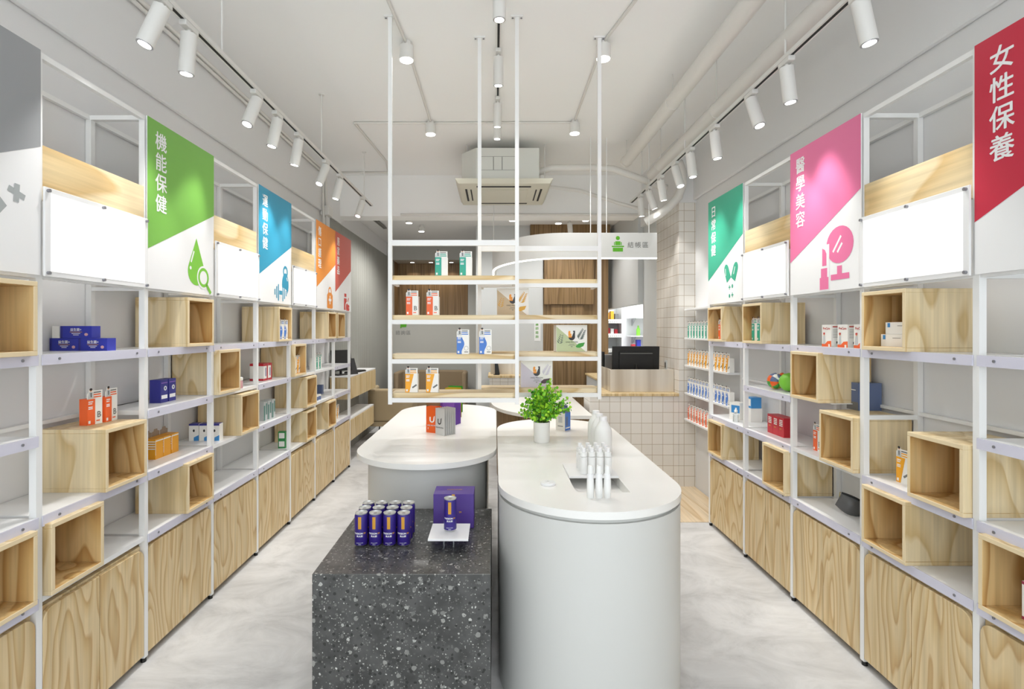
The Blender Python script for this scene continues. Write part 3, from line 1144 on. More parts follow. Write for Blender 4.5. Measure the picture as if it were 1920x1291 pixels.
for i, y in enumerate((3.84, 3.912)):
    carton('supplement_carton', 0.066, 0.10, 0.122, 'carton', art_red, (-1.70, y, LV[3]), RL, 'red and white carton on second shelf under blue banner, %s one' % ('nearer', 'farther')[i], group='red and white cartons', top='red')
for i, y in enumerate((3.27, 3.33)):
    m_ = MB().lathe([(0.022, 0), (0.024, 0.004), (0.024, 0.045), (0.022, 0.05)], 'pinkish', n=20)
    m_.lathe([(0.025, 0.05), (0.025, 0.066), (0.023, 0.068)], 'carton', n=20)
    tag(m_.build('cream_jar', smooth=30, loc=(-1.60, y, LV[3])), 'small pink jar beside a plywood cube on left wall, %s one' % ('nearer', 'farther')[i], 'jar', 'pink jars')


def art_tissue(m, F, w, h):
    m.rect(F, -w / 2, -w * 0.1, 0, h * 0.8, 'tissue_green')
    m.rect(F, w * 0.1, w * 0.45, h * 0.3, h * 0.9, 'tissue_green', 0.0009)


for i, y in enumerate((3.80, 3.87, 3.94)):
    carton('tall_carton', 0.055, 0.06, 0.132, 'pale_panel', art_tissue, (-1.665, y, LV[2]), RL, 'grey green carton on third shelf under blue banner, %s from near' % ORD[i], group='grey green cartons')


def art_med(m, F, w, h):
    m.rect(F, -w * 0.38, w * 0.38, h * 0.2, h * 0.85, 'carton')


for i in range(2):
    carton('medicine_carton', 0.055, 0.04, 0.064, 'med_green', art_med, (-1.665, 4.18, LV[1] + i * 0.065), 0.1, 'green medicine carton on lowest left shelf, %s of two stacked' % ('lower', 'upper')[i], group='green medicine cartons')
carton('tall_carton', 0.055, 0.05, 0.125, 'tissue_green', None, (-1.64, 4.47, LV[3]), RL, 'dark green carton beside a cube on second left shelf')
for i, y in enumerate((4.86, 4.93)):
    m_ = MB().lathe([(0.02, 0), (0.022, 0.003), (0.022, 0.03), (0.02, 0.034)], 'slate', n=16).lathe([(0.022, 0.034), (0.022, 0.048)], 'carton', n=16)
    tag(m_.build('cream_jar', smooth=30, loc=(-1.63, y, LV[2])), 'small blue jar on third shelf under orange banner, %s one' % ('nearer', 'farther')[i], 'jar', 'blue jars')


# right wall
def art_mag(m, F, w, h):
    m.ring(F, 0.0, h * 0.45, w * 0.2, w * 0.3, 'magenta')
    m.rect(F, -w / 2, w / 2, 0, h * 0.08, 'magenta')
    m.rect(F, -w / 2, w / 2, h * 0.92, h, 'magenta')


carton('supplement_carton', 0.08, 0.07, 0.12, 'carton', art_mag, (1.70, 1.645, LV[1] + CT), RR_, 'white and magenta carton inside cube at the right picture edge')


def art_mask(m, F, w, h):
    m.rect(F, -w * 0.42, -w * 0.32, h * 0.58, h * 0.93, 'sky')
    m.rect(F, -w * 0.05, w * 0.25, h * 0.68, h * 0.72, 'ink_grey')


carton('flat_carton', 0.15, 0.10, 0.052, 'carton', art_mask, (1.715, 2.225, LV[4] + CT), RR_, 'white carton with small blue mark, lower of two inside cube', group='white cartons in a cube')
carton('flat_carton', 0.15, 0.10, 0.05, 'carton', art_mask, (1.72, 2.205, LV[4] + CT + 0.0525), RR_, 'white carton with small blue mark, upper of two inside cube', group='white cartons in a cube')


def art_pre(m, F, w, h):
    m.poly(F, [(-w / 2, 0), (w / 2, 0), (w / 2, h * 0.27), (w * 0.1, h * 0.25), (-w * 0.15, h * 0.12), (-w / 2, h * 0.12)], 'orange')
    m.text(F, 'PreCare', 0.0, h * 0.83, h * 0.15, 'icon_red', bold=0.02)
    m.poly(F, [(-w * 0.42, h * 0.12), (-w * 0.12, h * 0.12), (-w * 0.16, h * 0.5), (-w * 0.36, h * 0.5)], 'pale_panel', 0.001)
    m.disc(F, -w * 0.26, h * 0.56, w * 0.09, h * 0.06, 'skin', 0.001)
    m.disc(F, -w * 0.25, h * 0.60, w * 0.1, h * 0.045, 'icon_red', 0.0012)
    m.rect(F, w * 0.2, w * 0.38, 0, h * 0.12, 'carton', 0.001)
    Fs = (Vector(F[0]) + Vector((-w / 2, 0, 0)), (0, -1, 0), (0, 0, 1))
    Fs = ((-w / 2, 0, 0), (0, -1, 0), (0, 0, 1))
    Fq = ((w / 2, 0, 0), (0, 1, 0), (0, 0, 1))
    for S_ in (Fs, Fq):
        m.rect(S_, -0.016, 0.016, h * 0.88, h * 0.93, 'icon_red')
        for j in range(6):
            m.rect(S_, -0.015, 0.013, h * (0.42 + 0.07 * j), h * (0.435 + 0.07 * j), 'ink_grey')
        m.rect(S_, 0.002, 0.014, h * 0.15, h * 0.25, 'ink_grey')


for i, y in enumerate((2.733, 2.607, 2.487)):
    carton('supplement_carton', 0.076, 0.045, 0.112, 'carton', art_pre, (1.722, y, LV[4]), RR_, 'orange and white carton on top shelf under pink banner, %s from the left' % ORD[i], group='orange and white cartons')


def art_slate(m, F, w, h):
    m.rect(F, -w * 0.3, w * 0.3, h * 0.72, h * 0.75, 'ink_white')
    m.rect(F, -w / 2, w / 2, 0, h * 0.3, 'ink_grey', 0.0006)


carton('tall_carton', 0.084, 0.115, 0.135, 'slate', art_slate, (1.835, 2.652, LV[2] + CH), RR_, 'slate blue carton standing on a cube behind the right wall post')


def art_tea(m, F, w, h):
    for j in range(4):
        m.rect(F, -w * 0.3, w * 0.3, h * (0.55 + 0.09 * j), h * (0.60 + 0.09 * j), 'carton')
    m.rect(F, -w * 0.25, w * 0.1, h * 0.38, h * 0.43, 'gold')


for i, y in enumerate((3.344, 3.28, 3.216)):
    carton('tea_carton', 0.062, 0.07, 0.116, 'red', art_tea, (1.76, y, LV[2]), RR_, 'crimson carton on third right shelf, %s from the left' % ORD[i], group='crimson cartons')
carton('square_carton', 0.08, 0.08, 0.095, 'carton', None, (1.825, 3.76, LV[2]), RR_, 'plain white carton behind the post under teal banner')
carton('square_carton', 0.075, 0.07, 0.075, 'sky', art_med, (1.825, 3.76, LV[2] + 0.0955), RR_, 'blue and white carton stacked on plain white carton')
carton('square_carton', 0.085, 0.08, 0.12, 'carton', lambda m, F, w, h: m.rect(F, -w * 0.3, w / 2, h * 0.4, h * 0.85, 'sky'), (1.76, 3.86, LV[2]), RR_ + 0.5, 'white carton with blue panel on third shelf under teal banner')


def dropper(loc, label):
    t = thing('dropper_bottle', label, 'bottle', loc)
    MB().lathe([(0.018, 0), (0.02, 0.003), (0.02, 0.05), (0.009, 0.062), (0.009, 0.066)], 'glass_clear', n=18).build('bottle_body', t, smooth=35)
    MB().lathe([(0.011, 0.066), (0.011, 0.082), (0.006, 0.085), (0.005, 0.098)], 'carton', n=16).build('cap', t, smooth=35)


dropper((1.72, 3.945, LV[1] + CT), 'small clear bottle inside lowest cube under teal banner')
dropper((1.69, 3.74, LV[2]), 'small clear bottle in front of white and blue carton')
carton('pill_carton', 0.05, 0.05, 0.09, 'slate', None, (-1.755, 5.36, LV[2]), RL, 'small blue carton on third shelf under brick red banner')

# face mask
t = thing('face_mask', 'dark grey folded face mask tilted on lowest right shelf', 'face mask', (1.775, 2.665, LV[1] + 0.005))
m_ = MB()
nu, nv = 14, 10
vs = []
for i in range(nu + 1):
    for j in range(nv + 1):
        u, v = i / nu, j / nv
        x = -0.068 + 0.136 * u
        e = math.sin(PI * u)
        z = 0.012 + 0.085 * v - 0.016 * e * (1 - v) + 0.012 * e * v
        y_ = -0.038 * e * math.sin(PI * (0.15 + 0.7 * v))
        z += 0.0025 * math.sin(v * 3 * 2 * PI)
        a = R(-24)
        vs.append((x * math.cos(a) - (z - 0.05) * math.sin(a), y_, 0.055 + x * math.sin(a) + (z - 0.05) * math.cos(a)))
m_.add(vs, [(i * (nv + 1) + j, (i + 1) * (nv + 1) + j, (i + 1) * (nv + 1) + j + 1, i * (nv + 1) + j + 1) for i in range(nu) for j in range(nv)], 'charcoal')
o = m_.build('mask_body', t, smooth=60)
sd = o.modifiers.new('thick', 'SOLIDIFY')
sd.thickness = 0.003
MB().tube([(vs[i * (nv + 1) + nv][0], vs[i * (nv + 1) + nv][1] - 0.002, vs[i * (nv + 1) + nv][2]) for i in range(nu + 1)], 0.0055, 'black', 8).build('nose_strip', t, smooth=60)
for sx in (-1, 1):
    MB().tube([(sx * 0.055, 0.002, 0.075 - sx * 0.02), (sx * 0.05, 0.03, 0.1 - sx * 0.02), (sx * 0.03, 0.045, 0.09 - sx * 0.02), (sx * 0.035, 0.03, 0.05), (sx * 0.05, 0.004, 0.04 - sx * 0.02)], 0.0015, 'pouch_yellow', 6).build('ear_loop', t)
t.rotation_euler = (0, 0, R(-28))
t.scale = (0.82, 0.82, 0.82)

# soft toy
t = thing('soft_toy', 'multicoloured patched toy with lime green body on right shelf', 'toy', (1.74, 3.205, LV[3]))
m_ = MB()
cols = ['leaf_green', 'yellow', 'carton', 'slate', 'pouch_orange', 'leaf_green', 'ochre', 'slate']
nn = 16
for k in range(8):
    for i in range(2):
        a0, a1 = 2 * PI * (k * 2 + i) / nn, 2 * PI * (k * 2 + i + 1) / nn
        for j in range(8):
            b0, b1 = PI * j / 8 - PI / 2, PI * (j + 1) / 8 - PI / 2
            q = [(0.05 * math.cos(b) * math.cos(a), 0.05 * math.sin(b), 0.05 * math.cos(b) * math.sin(a)) for a, b in ((a0, b0), (a1, b0), (a1, b1), (a0, b1))]
            m_.add([(x - 0.02, y + 0.06, z + 0.052) for x, y, z in q], [(0, 1, 2, 3)], cols[(k + j // 3) % 8])
m_.build('patched_ball', t, smooth=60)
for k in range(5):
    a = 2 * PI * k / 5
    MB().lathe([(0.001, 0), (0.012, 0.01), (0.015, 0.03), (0.008, 0.045), (0.001, 0.05)], ('ochre', 'pouch_orange', 'slate', 'yellow', 'leaf_green')[k], n=10).build('petal', t, smooth=60)
    c = t.children[-1]
    c.location = (0.0 + 0.02 * math.cos(a), 0.01, 0.062 + 0.025 * math.sin(a))
    c.rotation_euler = (R(-80), 0.4 * math.cos(a), 0)
MB().lathe([(0.001, -0.055), (0.03, -0.047), (0.048, -0.028), (0.055, 0), (0.048, 0.028), (0.03, 0.047), (0.001, 0.055)], 'lime', (0.0, -0.05, 0.056), n=24).build('body_ball', t, smooth=60)


# ------------------------------------------------------------------ hanging shelves in the middle
def hanging(x0, x1, Y, label, boards):
    t = thing('hanging_shelf', label, 'shelf', (0, Y, 0))
    D = 0.18
    for x in (x0, x1):
        r = MB().box(x - 0.011, x + 0.011, -0.002, 0.02, 1.066, ZC, 'steel_paint').build('rod', t)
        MB().box(x - 0.035, x + 0.035, -0.012, 0.03, ZC - 0.006, ZC, 'steel_paint').cyl((x - 0.025, 0.008, ZC - 0.009), (x - 0.025, 0.008, ZC - 0.005), 0.006, 'bolt', 10).cyl(
            (x + 0.025, 0.008, ZC - 0.009), (x + 0.025, 0.008, ZC - 0.005), 0.006, 'bolt', 10).build('ceiling_plate', r)
    MB().box(x0 + 0.011, x1 - 0.011, 0.0, 0.018, 1.98, 2.012, 'steel_paint').build('top_bar', t)
    for z in boards:
        a, b = x0 + 0.002, x1 - 0.002
        r = 0.03
        y0, y1 = 0.021, D + 0.02
        pts = []
        for cx, cy, s in ((b - r, y0 + r, -PI / 2), (b - r, y1 - r, 0), (a + r, y1 - r, PI / 2), (a + r, y0 + r, PI)):
            pts += [(cx + r * math.cos(s + PI / 2 * j / 5), cy + r * math.sin(s + PI / 2 * j / 5)) for j in range(6)]
        MB().prism(pts, z - 0.027, z, 'ply_board').build('board', t, bevel=0.002, seg=1)
        MB().box(x0 + 0.011, x1 - 0.011, 0.0, 0.02, z - 0.053, z - 0.028, 'steel_paint').box(a + 0.005, a + 0.02, 0.02, D, z - 0.053, z - 0.028, 'steel_paint').box(
            b - 0.02, b - 0.005, 0.02, D, z - 0.053, z - 0.028, 'steel_paint').build('support_rail', t)


hanging(-0.604, 0.127, 3.07, 'white steel shelf hanging from the ceiling, nearer left one', (1.81, 1.581, 1.354, 1.13))
hanging(-0.095, 0.645, 3.29, 'white steel shelf hanging from the ceiling, farther right one', (1.81, 1.587, 1.357, 1.133))


def frond(m, F, x, y, ang, n, ln, c):
    for i in range(n):
        for s in (-1, 1):
            q = 0.3 + 0.7 * i / max(1, n - 1)
            bx, by_ = x + math.cos(ang) * ln * q, y + math.sin(ang) * ln * q
            b = ang + s * R(48)
            L_ = ln * 0.42 * (1.1 - 0.5 * q)
            dx, dy = math.cos(b), math.sin(b)
            px, py = -dy * L_ * 0.13, dx * L_ * 0.13
            q4 = [(bx, by_), (bx + dx * L_ * .5 + px, by_ + dy * L_ * .5 + py), (bx + dx * L_, by_ + dy * L_), (bx + dx * L_ * .5 - px, by_ + dy * L_ * .5 - py)]
            if all(abs(a_) < 0.098 and 0.003 < b_ < 0.165 for a_, b_ in q4):
                m.poly(F, q4, c, 0.0012)


def gift(loc, rz, base, field, leaf, fruit, label):
    w, h, d = 0.20, 0.168, 0.07
    t = thing('gift_box', label, 'gift box', loc, rz)
    MB().box(-w / 2, w / 2, -d / 2, d / 2, 0, h, base).build('box_body', t, bevel=0.001, seg=1)
    F = ((0, -d / 2, 0), (1, 0, 0), (0, 0, 1))
    m = MB()
    m.poly(F, [(-w / 2 + .002, 0.002), (w / 2 - .012, 0.002), (-w / 2 + .002, h - 0.01)], field, 0.0006)
    frond(m, F, -0.085, 0.03, R(75), 5, 0.07, leaf)
    frond(m, F, 0.035, 0.055, R(62), 7, 0.085, leaf)
    # printed bird emblem
    m.poly(F, [(-0.022, 0.10), (-0.022, 0.125), (-0.016, 0.132), (-0.008, 0.127), (-0.010, 0.115), (-0.002, 0.112), (-0.002, 0.098)], 'rooster_orange', 0.0012)
    m.disc(F, 0.0, 0.092, 0.021, 0.020, 'rooster_dark', 0.0014, a0=PI, a1=2 * PI)
    m.poly(F, [(0.0, 0.092), (0.021, 0.092), (0.021, 0.132), (0.010, 0.132), (0.008, 0.125), (0.013, 0.124)], 'rooster_dark', 0.0014)
    m.rect(F, -0.021, 0.0, 0.089, 0.098, 'rooster_orange', 0.0016)
    m.text(F, 'UNIQ PROTEIN', 0.0, 0.060, 0.0115, 'ink_dark', 0.0014, bold=0.01)
    m.rect(F, -0.016, 0.016, 0.046, 0.0485, 'ink_grey', 0.0014)
    m.rect(F, -0.022, 0.022, 0.039, 0.041, 'ink_grey', 0.0014)
    m.rect(F, -0.005, 0.005, 0.030, 0.034, 'ink_grey', 0.0014)
    m.poly(F, [(0.025, 0.035), (0.045, 0.052), (0.085, 0.058), (0.075, 0.035), (0.05, 0.024), (0.032, 0.026)], fruit, 0.0016)
    m.build('front_print', t)


gift((0.112, 3.385, 1.5875), 0.0, 'carton', 'tan', 'ochre', 'ochre', 'cream and tan gift box with bird emblem on second board')
gift((0.478, 3.385, 1.3575), 0.12, 'carton', 'pale_green', 'leaf_dark', 'leaf_green', 'white and green gift box with bird emblem on third board')
gift((0.262, 3.385, 1.1335), 0.0, 'carton', 'lilac', 'lilac', 'plum', 'white and lilac gift box with bird emblem on lowest board')


# ------------------------------------------------------------------ tables
def stadium(cx, r, ya, yb, n=28):
    """Pill outline, counter-clockwise, from ya (near tip) to yb (far tip)."""
    p = [(cx + r * math.cos(a), ya + r + r * math.sin(a)) for a in [PI + PI * j / n for j in range(n + 1)]]
    p += [(cx + r * math.cos(a), yb - r + r * math.sin(a)) for a in [PI * j / n for j in range(n + 1)]]
    return p


t = thing('oval_table', 'white pill-shaped display table behind the dark stone plinth', 'table', (0, 0, 0))
MB().prism(stadium(-0.381, 0.39, 2.638, 4.758), 0.802, 0.83, 'solid_surface').build('table_top', t, smooth=30, bevel=0.002)
MB().prism(stadium(-0.381, 0.33, 2.70, 4.69), 0.05, 0.802, 'table_body').build('base', t, smooth=30)
MB().prism(stadium(-0.381, 0.30, 2.73, 4.66), 0.0, 0.05, 'ink_grey').build('plinth', t, smooth=30)

# right-hand table with a shallow recess
t = thing('oval_table', 'white pill-shaped display table with potted plant and white bottles', 'table', (0, 0, 0))
bm = bmesh.new()
out = stadium(0.405, 0.39, 1.95, 3.976)
hx0, hx1, hy0, hy1 = 0.333, 0.556, 2.19, 2.62
zt, zb, zr = 0.83, 0.801, 0.789


def loop(pts, z):
    vs = [bm.verts.new((x, y, z)) for x, y in pts]
    return vs, [bm.edges.new((vs[i], vs[(i + 1) % len(vs)])) for i in range(len(vs))]


ov, oe = loop(out, zt)
hv, he = loop([(hx0, hy0), (hx1, hy0), (hx1, hy1), (hx0, hy1)], zt)
bmesh.ops.triangle_fill(bm, edges=oe + he, use_beauty=True)
lv_ = [bm.verts.new((x, y, zb)) for x, y in out]
for i in range(len(out)):
    j = (i + 1) % len(out)
    bm.faces.new((lv_[i], lv_[j], ov[j], ov[i]))
rv = [bm.verts.new((x, y, zr)) for x, y in ((hx0, hy0), (hx1, hy0), (hx1, hy1), (hx0, hy1))]
for i in range(4):
    j = (i + 1) % 4
    bm.faces.new((hv[i], hv[j], rv[j], rv[i]))
bm.faces.new(rv)
bmesh.ops.recalc_face_normals(bm, faces=bm.faces)
me = bpy.data.meshes.new('table_top')
bm.to_mesh(me)
bm.free()
me.materials.append(MATS['solid_surface'])
me.polygons.foreach_set('use_smooth', [True] * len(me.polygons))
me.set_sharp_from_angle(angle=R(30))
o = bpy.data.objects.new('table_top', me)
COL.objects.link(o)
o.parent = t
MB().prism(stadium(0.405, 0.372, 1.968, 3.958), 0.7845, 0.8015, 'table_body', cap=False).build('shadow_gap', t, smooth=30)
m_ = MB().prism(stadium(0.405, 0.386, 1.954, 3.972), 0.0, 0.785, 'table_body', cap=False)
so, si = stadium(0.405, 0.386, 1.954, 3.972), stadium(0.405, 0.345, 1.995, 3.931)
k = len(so)
m_.add([(x, y, 0.785) for x, y in so] + [(x, y, 0.785) for x, y in si], [(q, (q + 1) % k, k + (q + 1) % k, k + q) for q in range(k)], 'table_body')
m_.build('base', t, smooth=30)

# dark terrazzo plinth
tag(MB().box(-0.672, -0.016, 1.959, 2.675, 0, 0.60, 'terrazzo').build('stone_plinth', bevel=0.002),
    'dark grey terrazzo cube plinth holding the purple cans', 'plinth')


# cans
def make_can():
    t = thing('drink_can', '', 'can')
    r, h = 0.0268, 0.138
    MB().lathe([(0.0215, 0), (0.0235, 0.002), (r, 0.009), (r, h - 0.012), (0.0242, h - 0.0055)], 'can_purple', n=32,
               mats=['chrome', 'chrome', 'can_purple', 'can_purple']).build('body', t, smooth=35)
    o = MB().lathe([(0.0240, h - 0.0056), (0.0256, h - 0.003), (0.0258, h), (0.0238, h), (0.0225, h - 0.004), (0.001, h - 0.004)], 'can_lid', n=32).build('lid', t, smooth=35)
    MB().box(-0.006, 0.006, -0.012, 0.004, h - 0.0035, h - 0.0022, 'silver').build('pull_tab', o)
    m = MB()
    F = ((0, -r, 0), (1, 0, 0), (0, 0, 1))
    for i in range(6):
        a0, a1 = -0.24 + 0.08 * i, -0.24 + 0.08 * (i + 1)
        q = r + 0.0004
        m.add([(math.sin(a0) * q, -math.cos(a0) * q, h - 0.062), (math.sin(a1) * q, -math.cos(a1) * q, h - 0.062), (math.sin(a1) * q, -math.cos(a1) * q, h - 0.012), (math.sin(a0) * q, -math.cos(a0) * q, h - 0.012)], [(0, 1, 2, 3)], 'gold')
    m.text(F, 'PASSION', -0.006, 0.058, 0.0098, 'ink_white', 0.0005, bold=0.03, wrap=r)
    m.text(F, '99', 0.0205, 0.058, 0.0098, 'gold', 0.0005, bold=0.03, wrap=r)
    m.text(F, '美太飲', 0, 0.047, 0.0088, 'ink_white', 0.0005, bold=0.02, wrap=r)
    m.text(F, 'passion drink', 0, 0.019, 0.0052, 'ink_white', 0.0005, wrap=r)
    m.text(F, '250ml', 0, 0.013, 0.0048, 'ink_white', 0.0005, wrap=r)
    for a in (1.05, 1.45):
        q = r + 0.0005
        m.add([(math.sin(a + d) * q, -math.cos(a + d) * q, z) for d, z in ((0, .03), (.4, .03), (.4, .05), (0, .05))], [(0, 1, 2, 3)], 'gold') if a > 1.2 else None
    m.build('label_print', t)
    return t


can = Kit(make_can)
rows = ('front', 'middle', 'back')
for j, y in enumerate((2.222, 2.285, 2.35)):
    for i in range(4):
        can((-0.557 + i * 0.0592, y, 0.60), random.uniform(-0.06, 0.06),
            'purple drink can with gold stripe, %s row of block, %s from left' % (rows[j], ORD[i]), 'purple cans in a block')
can((-0.189, 2.253, 0.6505), 0.0, 'purple drink can with gold stripe standing alone on white tray')

t = thing('display_tray', 'white square tray on thin legs under the single purple can', 'tray', (-0.190, 2.245, 0.60))
MB().box(-0.082, 0.082, -0.088, 0.088, 0.042, 0.05, 'shelf_white').build('tray_top', t, bevel=0.001)
for sx, sy in ((-1, -1), (1, -1), (-1, 1), (1, 1)):
    MB().cyl((sx * 0.02, sy * 0.05, 0), (sx * 0.02, sy * 0.05, 0.042), 0.003, 'glass_clear', 10).build('leg', t)

t = thing('gift_box', 'purple gift carton standing behind the white tray', 'gift box', (-0.187, 2.476, 0.60))
m_ = MB().box(-0.0915, 0.0915, -0.0635, 0.0635, 0, 0.153, 'purple')
m_.build('box_body', t, bevel=0.001, seg=1)
m_ = MB()
Ft = ((0, 0, 0.153), (1, 0, 0), (0, 1, 0))
m_.text(Ft, 'PASSION99', 0, 0.005, 0.014, 'gold', 0.0008, bold=0.02)
Ff = ((0, -0.0635, 0), (1, 0, 0), (0, 0, 1))
m_.rect(Ff, -0.008, 0.006, 0.13, 0.153, 'gold', 0.0008)
m_.text(Ff, '99', 0.03, 0.072, 0.012, 'gold', 0.0008, bold=0.02)
m_.build('print', t)


# pouches on the far table
def make_pouch(colour, logo, h, w=0.10, fat=1.0):
    def go():
        t = thing('foil_pouch', '', 'pouch')
        m = MB()
        prof = [(0.0, 0.020), (0.15, 0.022), (0.5, 0.015), (0.85, 0.006), (0.93, 0.0025), (1.0, 0.0025)]
        n = 8
        vs = []
        for sgn in (-1, 1):
            for q, d in prof:
                for i in range(n + 1):
                    u = -1 + 2 * i / n
                    vs.append((u * w / 2, sgn * fat * d * (1 - abs(u) ** 3 * 0.9), q * h))
        M = len(prof)
        fs = []
        for s_ in range(2):
            o_ = s_ * M * (n + 1)
            for a in range(M - 1):
                for i in range(n):
                    f = (o_ + a * (n + 1) + i, o_ + a * (n + 1) + i + 1, o_ + (a + 1) * (n + 1) + i + 1, o_ + (a + 1) * (n + 1) + i)
                    fs.append(f if s_ == 0 else f[::-1])
        B = M * (n + 1)
        for a in range(M - 1):
            for e in (0, n):
                f = (a * (n + 1) + e, (a + 1) * (n + 1) + e, B + (a + 1) * (n + 1) + e, B + a * (n + 1) + e)
                fs.append(f if e == 0 else f[::-1])
        for i in range(n):
            fs.append((i, B + i, B + i + 1, i + 1))
            q = (M - 1) * (n + 1)
            fs.append((q + i, q + i + 1, B + q + i + 1, B + q + i))
        m.add(vs, fs, colour)
        m.build('bag', t, smooth=50)
        if logo:
            g = MB()
            F = ((0, -0.03, 0), (1, 0, 0), (0, 0.0, 1))
            z = h * 0.5
            g.ring(F, 0, z, 0.010, 0.018, logo, 0.0, a0=PI, a1=2 * PI, n=12)
            g.rect(F, -0.018, -0.010, z, z + 0.018, logo, 0.0)
            g.poly(F, [(0.010, z), (0.018, z), (0.020, z + 0.026), (0.012, z + 0.02)], logo, 0.0)
            g.text(F, 'UNIQ PROTEIN', 0, h * 0.28, 0.011, logo, 0.0, bold=0.01)
            g.rect(F, -0.03, 0.03, h * 0.13, h * 0.2, logo if logo == 'ink_white' else 'ink_grey', 0.0) if logo == 'ink_white' else None
            o = g.build('print', t)
            sw = o.modifiers.new('wrap', 'SHRINKWRAP')
            sw.target = t.children[0]
            sw.wrap_method = 'PROJECT'
            sw.use_project_y = True
            sw.use_positive_direction = True
            sw.use_negative_direction = True
            sw.use_project_z = False
            sw.offset = 0.0006
        return t
    return go


TZ = 0.83
orange_pouch = Kit(make_pouch('pouch_orange', 'ink_white', 0.168, 0.092, 0.36))
for i in range(3):
    orange_pouch((-0.405 + 0.0085 * i, 3.45 + 0.0165 * i, TZ), R(-24), 'orange foil pouch with white emblem, %s of its row' % ('front', 'second', 'back')[i], 'orange pouches')
silver_pouch = Kit(make_pouch('pouch_silver', 'ink_dark', 0.168, 0.092, 0.36))
for i in range(6):
    silver_pouch((-0.347 + 0.0125 * i, 3.375 + 0.0125 * i, TZ), R(-45), 'silver grey foil pouch, %s from the front of its row' % ORD[i], 'silver pouches')
brown_pouch = Kit(make_pouch('pouch_brown', None, 0.205, 0.10))
brown_pouch((-0.43, 3.72, TZ), R(-10), 'brown foil pouch standing behind the orange pouches')
purple_pouch = Kit(make_pouch('pouch_purple', None, 0.21, 0.118, 0.36))
for i in range(6):
    purple_pouch((-0.335 + 0.0075 * i, 3.72 + 0.0175 * i, TZ), R(-22), 'purple foil pouch, %s from the front of its row' % ORD[i], 'purple pouches')
yellow_pouch = Kit(make_pouch('pouch_yellow', None, 0.225, 0.11, 0.36))
for i in range(4):
    yellow_pouch((-0.325 + 0.006 * i, 4.02 + 0.018 * i, TZ), R(-18), 'mustard yellow foil pouch, %s from the front of its row' % ORD[i], 'yellow pouches')
green_pouch = Kit(make_pouch('pouch_green', None, 0.21, 0.11, 0.36))
for i in range(3):
    green_pouch((-0.325 + 0.006 * i, 4.29 + 0.018 * i, TZ), R(-18), 'green foil pouch at the back of the far table, %s from the front' % ORD[i], 'green pouches')

# things on the near white table
tag(MB().lathe([(0.0315, 0), (0.033, 0.002), (0.033, 0.009), (0.031, 0.0115)], 'shelf_white', (0, 0, 0), 32).lathe([(0.012, 0.0115), (0.011, 0.0135)], 'shelf_white', n=20).text(
    ((0, 0, 0.0136), (1, 0, 0), (0, 1, 0)), 'N', 0, 0, 0.012, 'ink_grey').build('charging_puck', smooth=35, loc=(0.229, 2.30, TZ)),
    'small round white puck on the near table', 'puck')
tag(MB().box(0.333, 0.556, 2.392, 2.62, TZ + 0.0005, TZ + 0.0105, 'shelf_white').build('recess_tray', bevel=0.001), 'flat white tray covering the back of the table recess', 'tray')


def make_lotion():
    t = thing('lotion_bottle', '', 'bottle')
    MB().lathe([(0.0155, 0), (0.017, 0.002), (0.017, 0.074), (0.016, 0.077), (0.012, 0.078)], 'bottle_white', n=22).build('bottle_body', t, smooth=35)
    MB().lathe([(0.0158, 0.079), (0.0158, 0.096), (0.0148, 0.098)], 'bottle_white', n=20).lathe([(0.0095, 0.098), (0.0095, 0.116), (0.008, 0.118)], 'shelf_white', n=14).build('pump_cap', t, smooth=35)
    return t


lotion = Kit(make_lotion)
for j in range(3):
    for i in range(4):
        lotion((0.405 + i * 0.0372, 2.435 + j * 0.055, TZ + 0.0105), 0, 'small white pump bottle on flat tray, %s row, %s from left' % (rows[j], ORD[i]), 'white pump bottles')


def make_roll():
    t = thing('roll_on_bottle', '', 'bottle')
    MB().lathe([(0.0125, 0), (0.0138, 0.002), (0.0138, 0.072), (0.0125, 0.076)], 'bottle_white', n=22).build('bottle_body', t, smooth=35)
    MB().lathe([(0.0132, 0.076), (0.0132, 0.094), (0.0125, 0.096)], 'shelf_white', n=20).build('collar', t, smooth=35)
    MB().lathe([(0.0105, 0.096), (0.0108, 0.1), (0.0108, 0.122), (0.0085, 0.128), (0.001, 0.13)], 'bottle_white', n=20).build('cap', t, smooth=50)
    return t


roll = Kit(make_roll)
for i, x in enumerate((0.379, 0.4135, 0.447)):
    roll((x, 2.12, TZ), 0, 'slim white roll-on bottle in front of the recess, %s one' % ('left', 'middle', 'right')[i], 'slim white bottles')


def make_jug():
    t = thing('refill_bottle', '', 'bottle')
    MB().lathe([(0.043, 0), (0.046, 0.004), (0.046, 0.12), (0.042, 0.135), (0.02, 0.176), (0.017, 0.18)], 'bottle_white', n=28).build('bottle_body', t, smooth=40)
    MB().lathe([(0.021, 0.178), (0.021, 0.196), (0.019, 0.199)], 'shelf_white', n=24).build('cap', t, smooth=35)
    return t


jug = Kit(make_jug)
for i, y in enumerate((2.88, 2.985, 3.09)):
    jug((0.585, y, TZ), 0, 'large white conical bottle behind the pump bottles, %s one' % ('nearest', 'middle', 'farthest')[i], 'large white bottles')

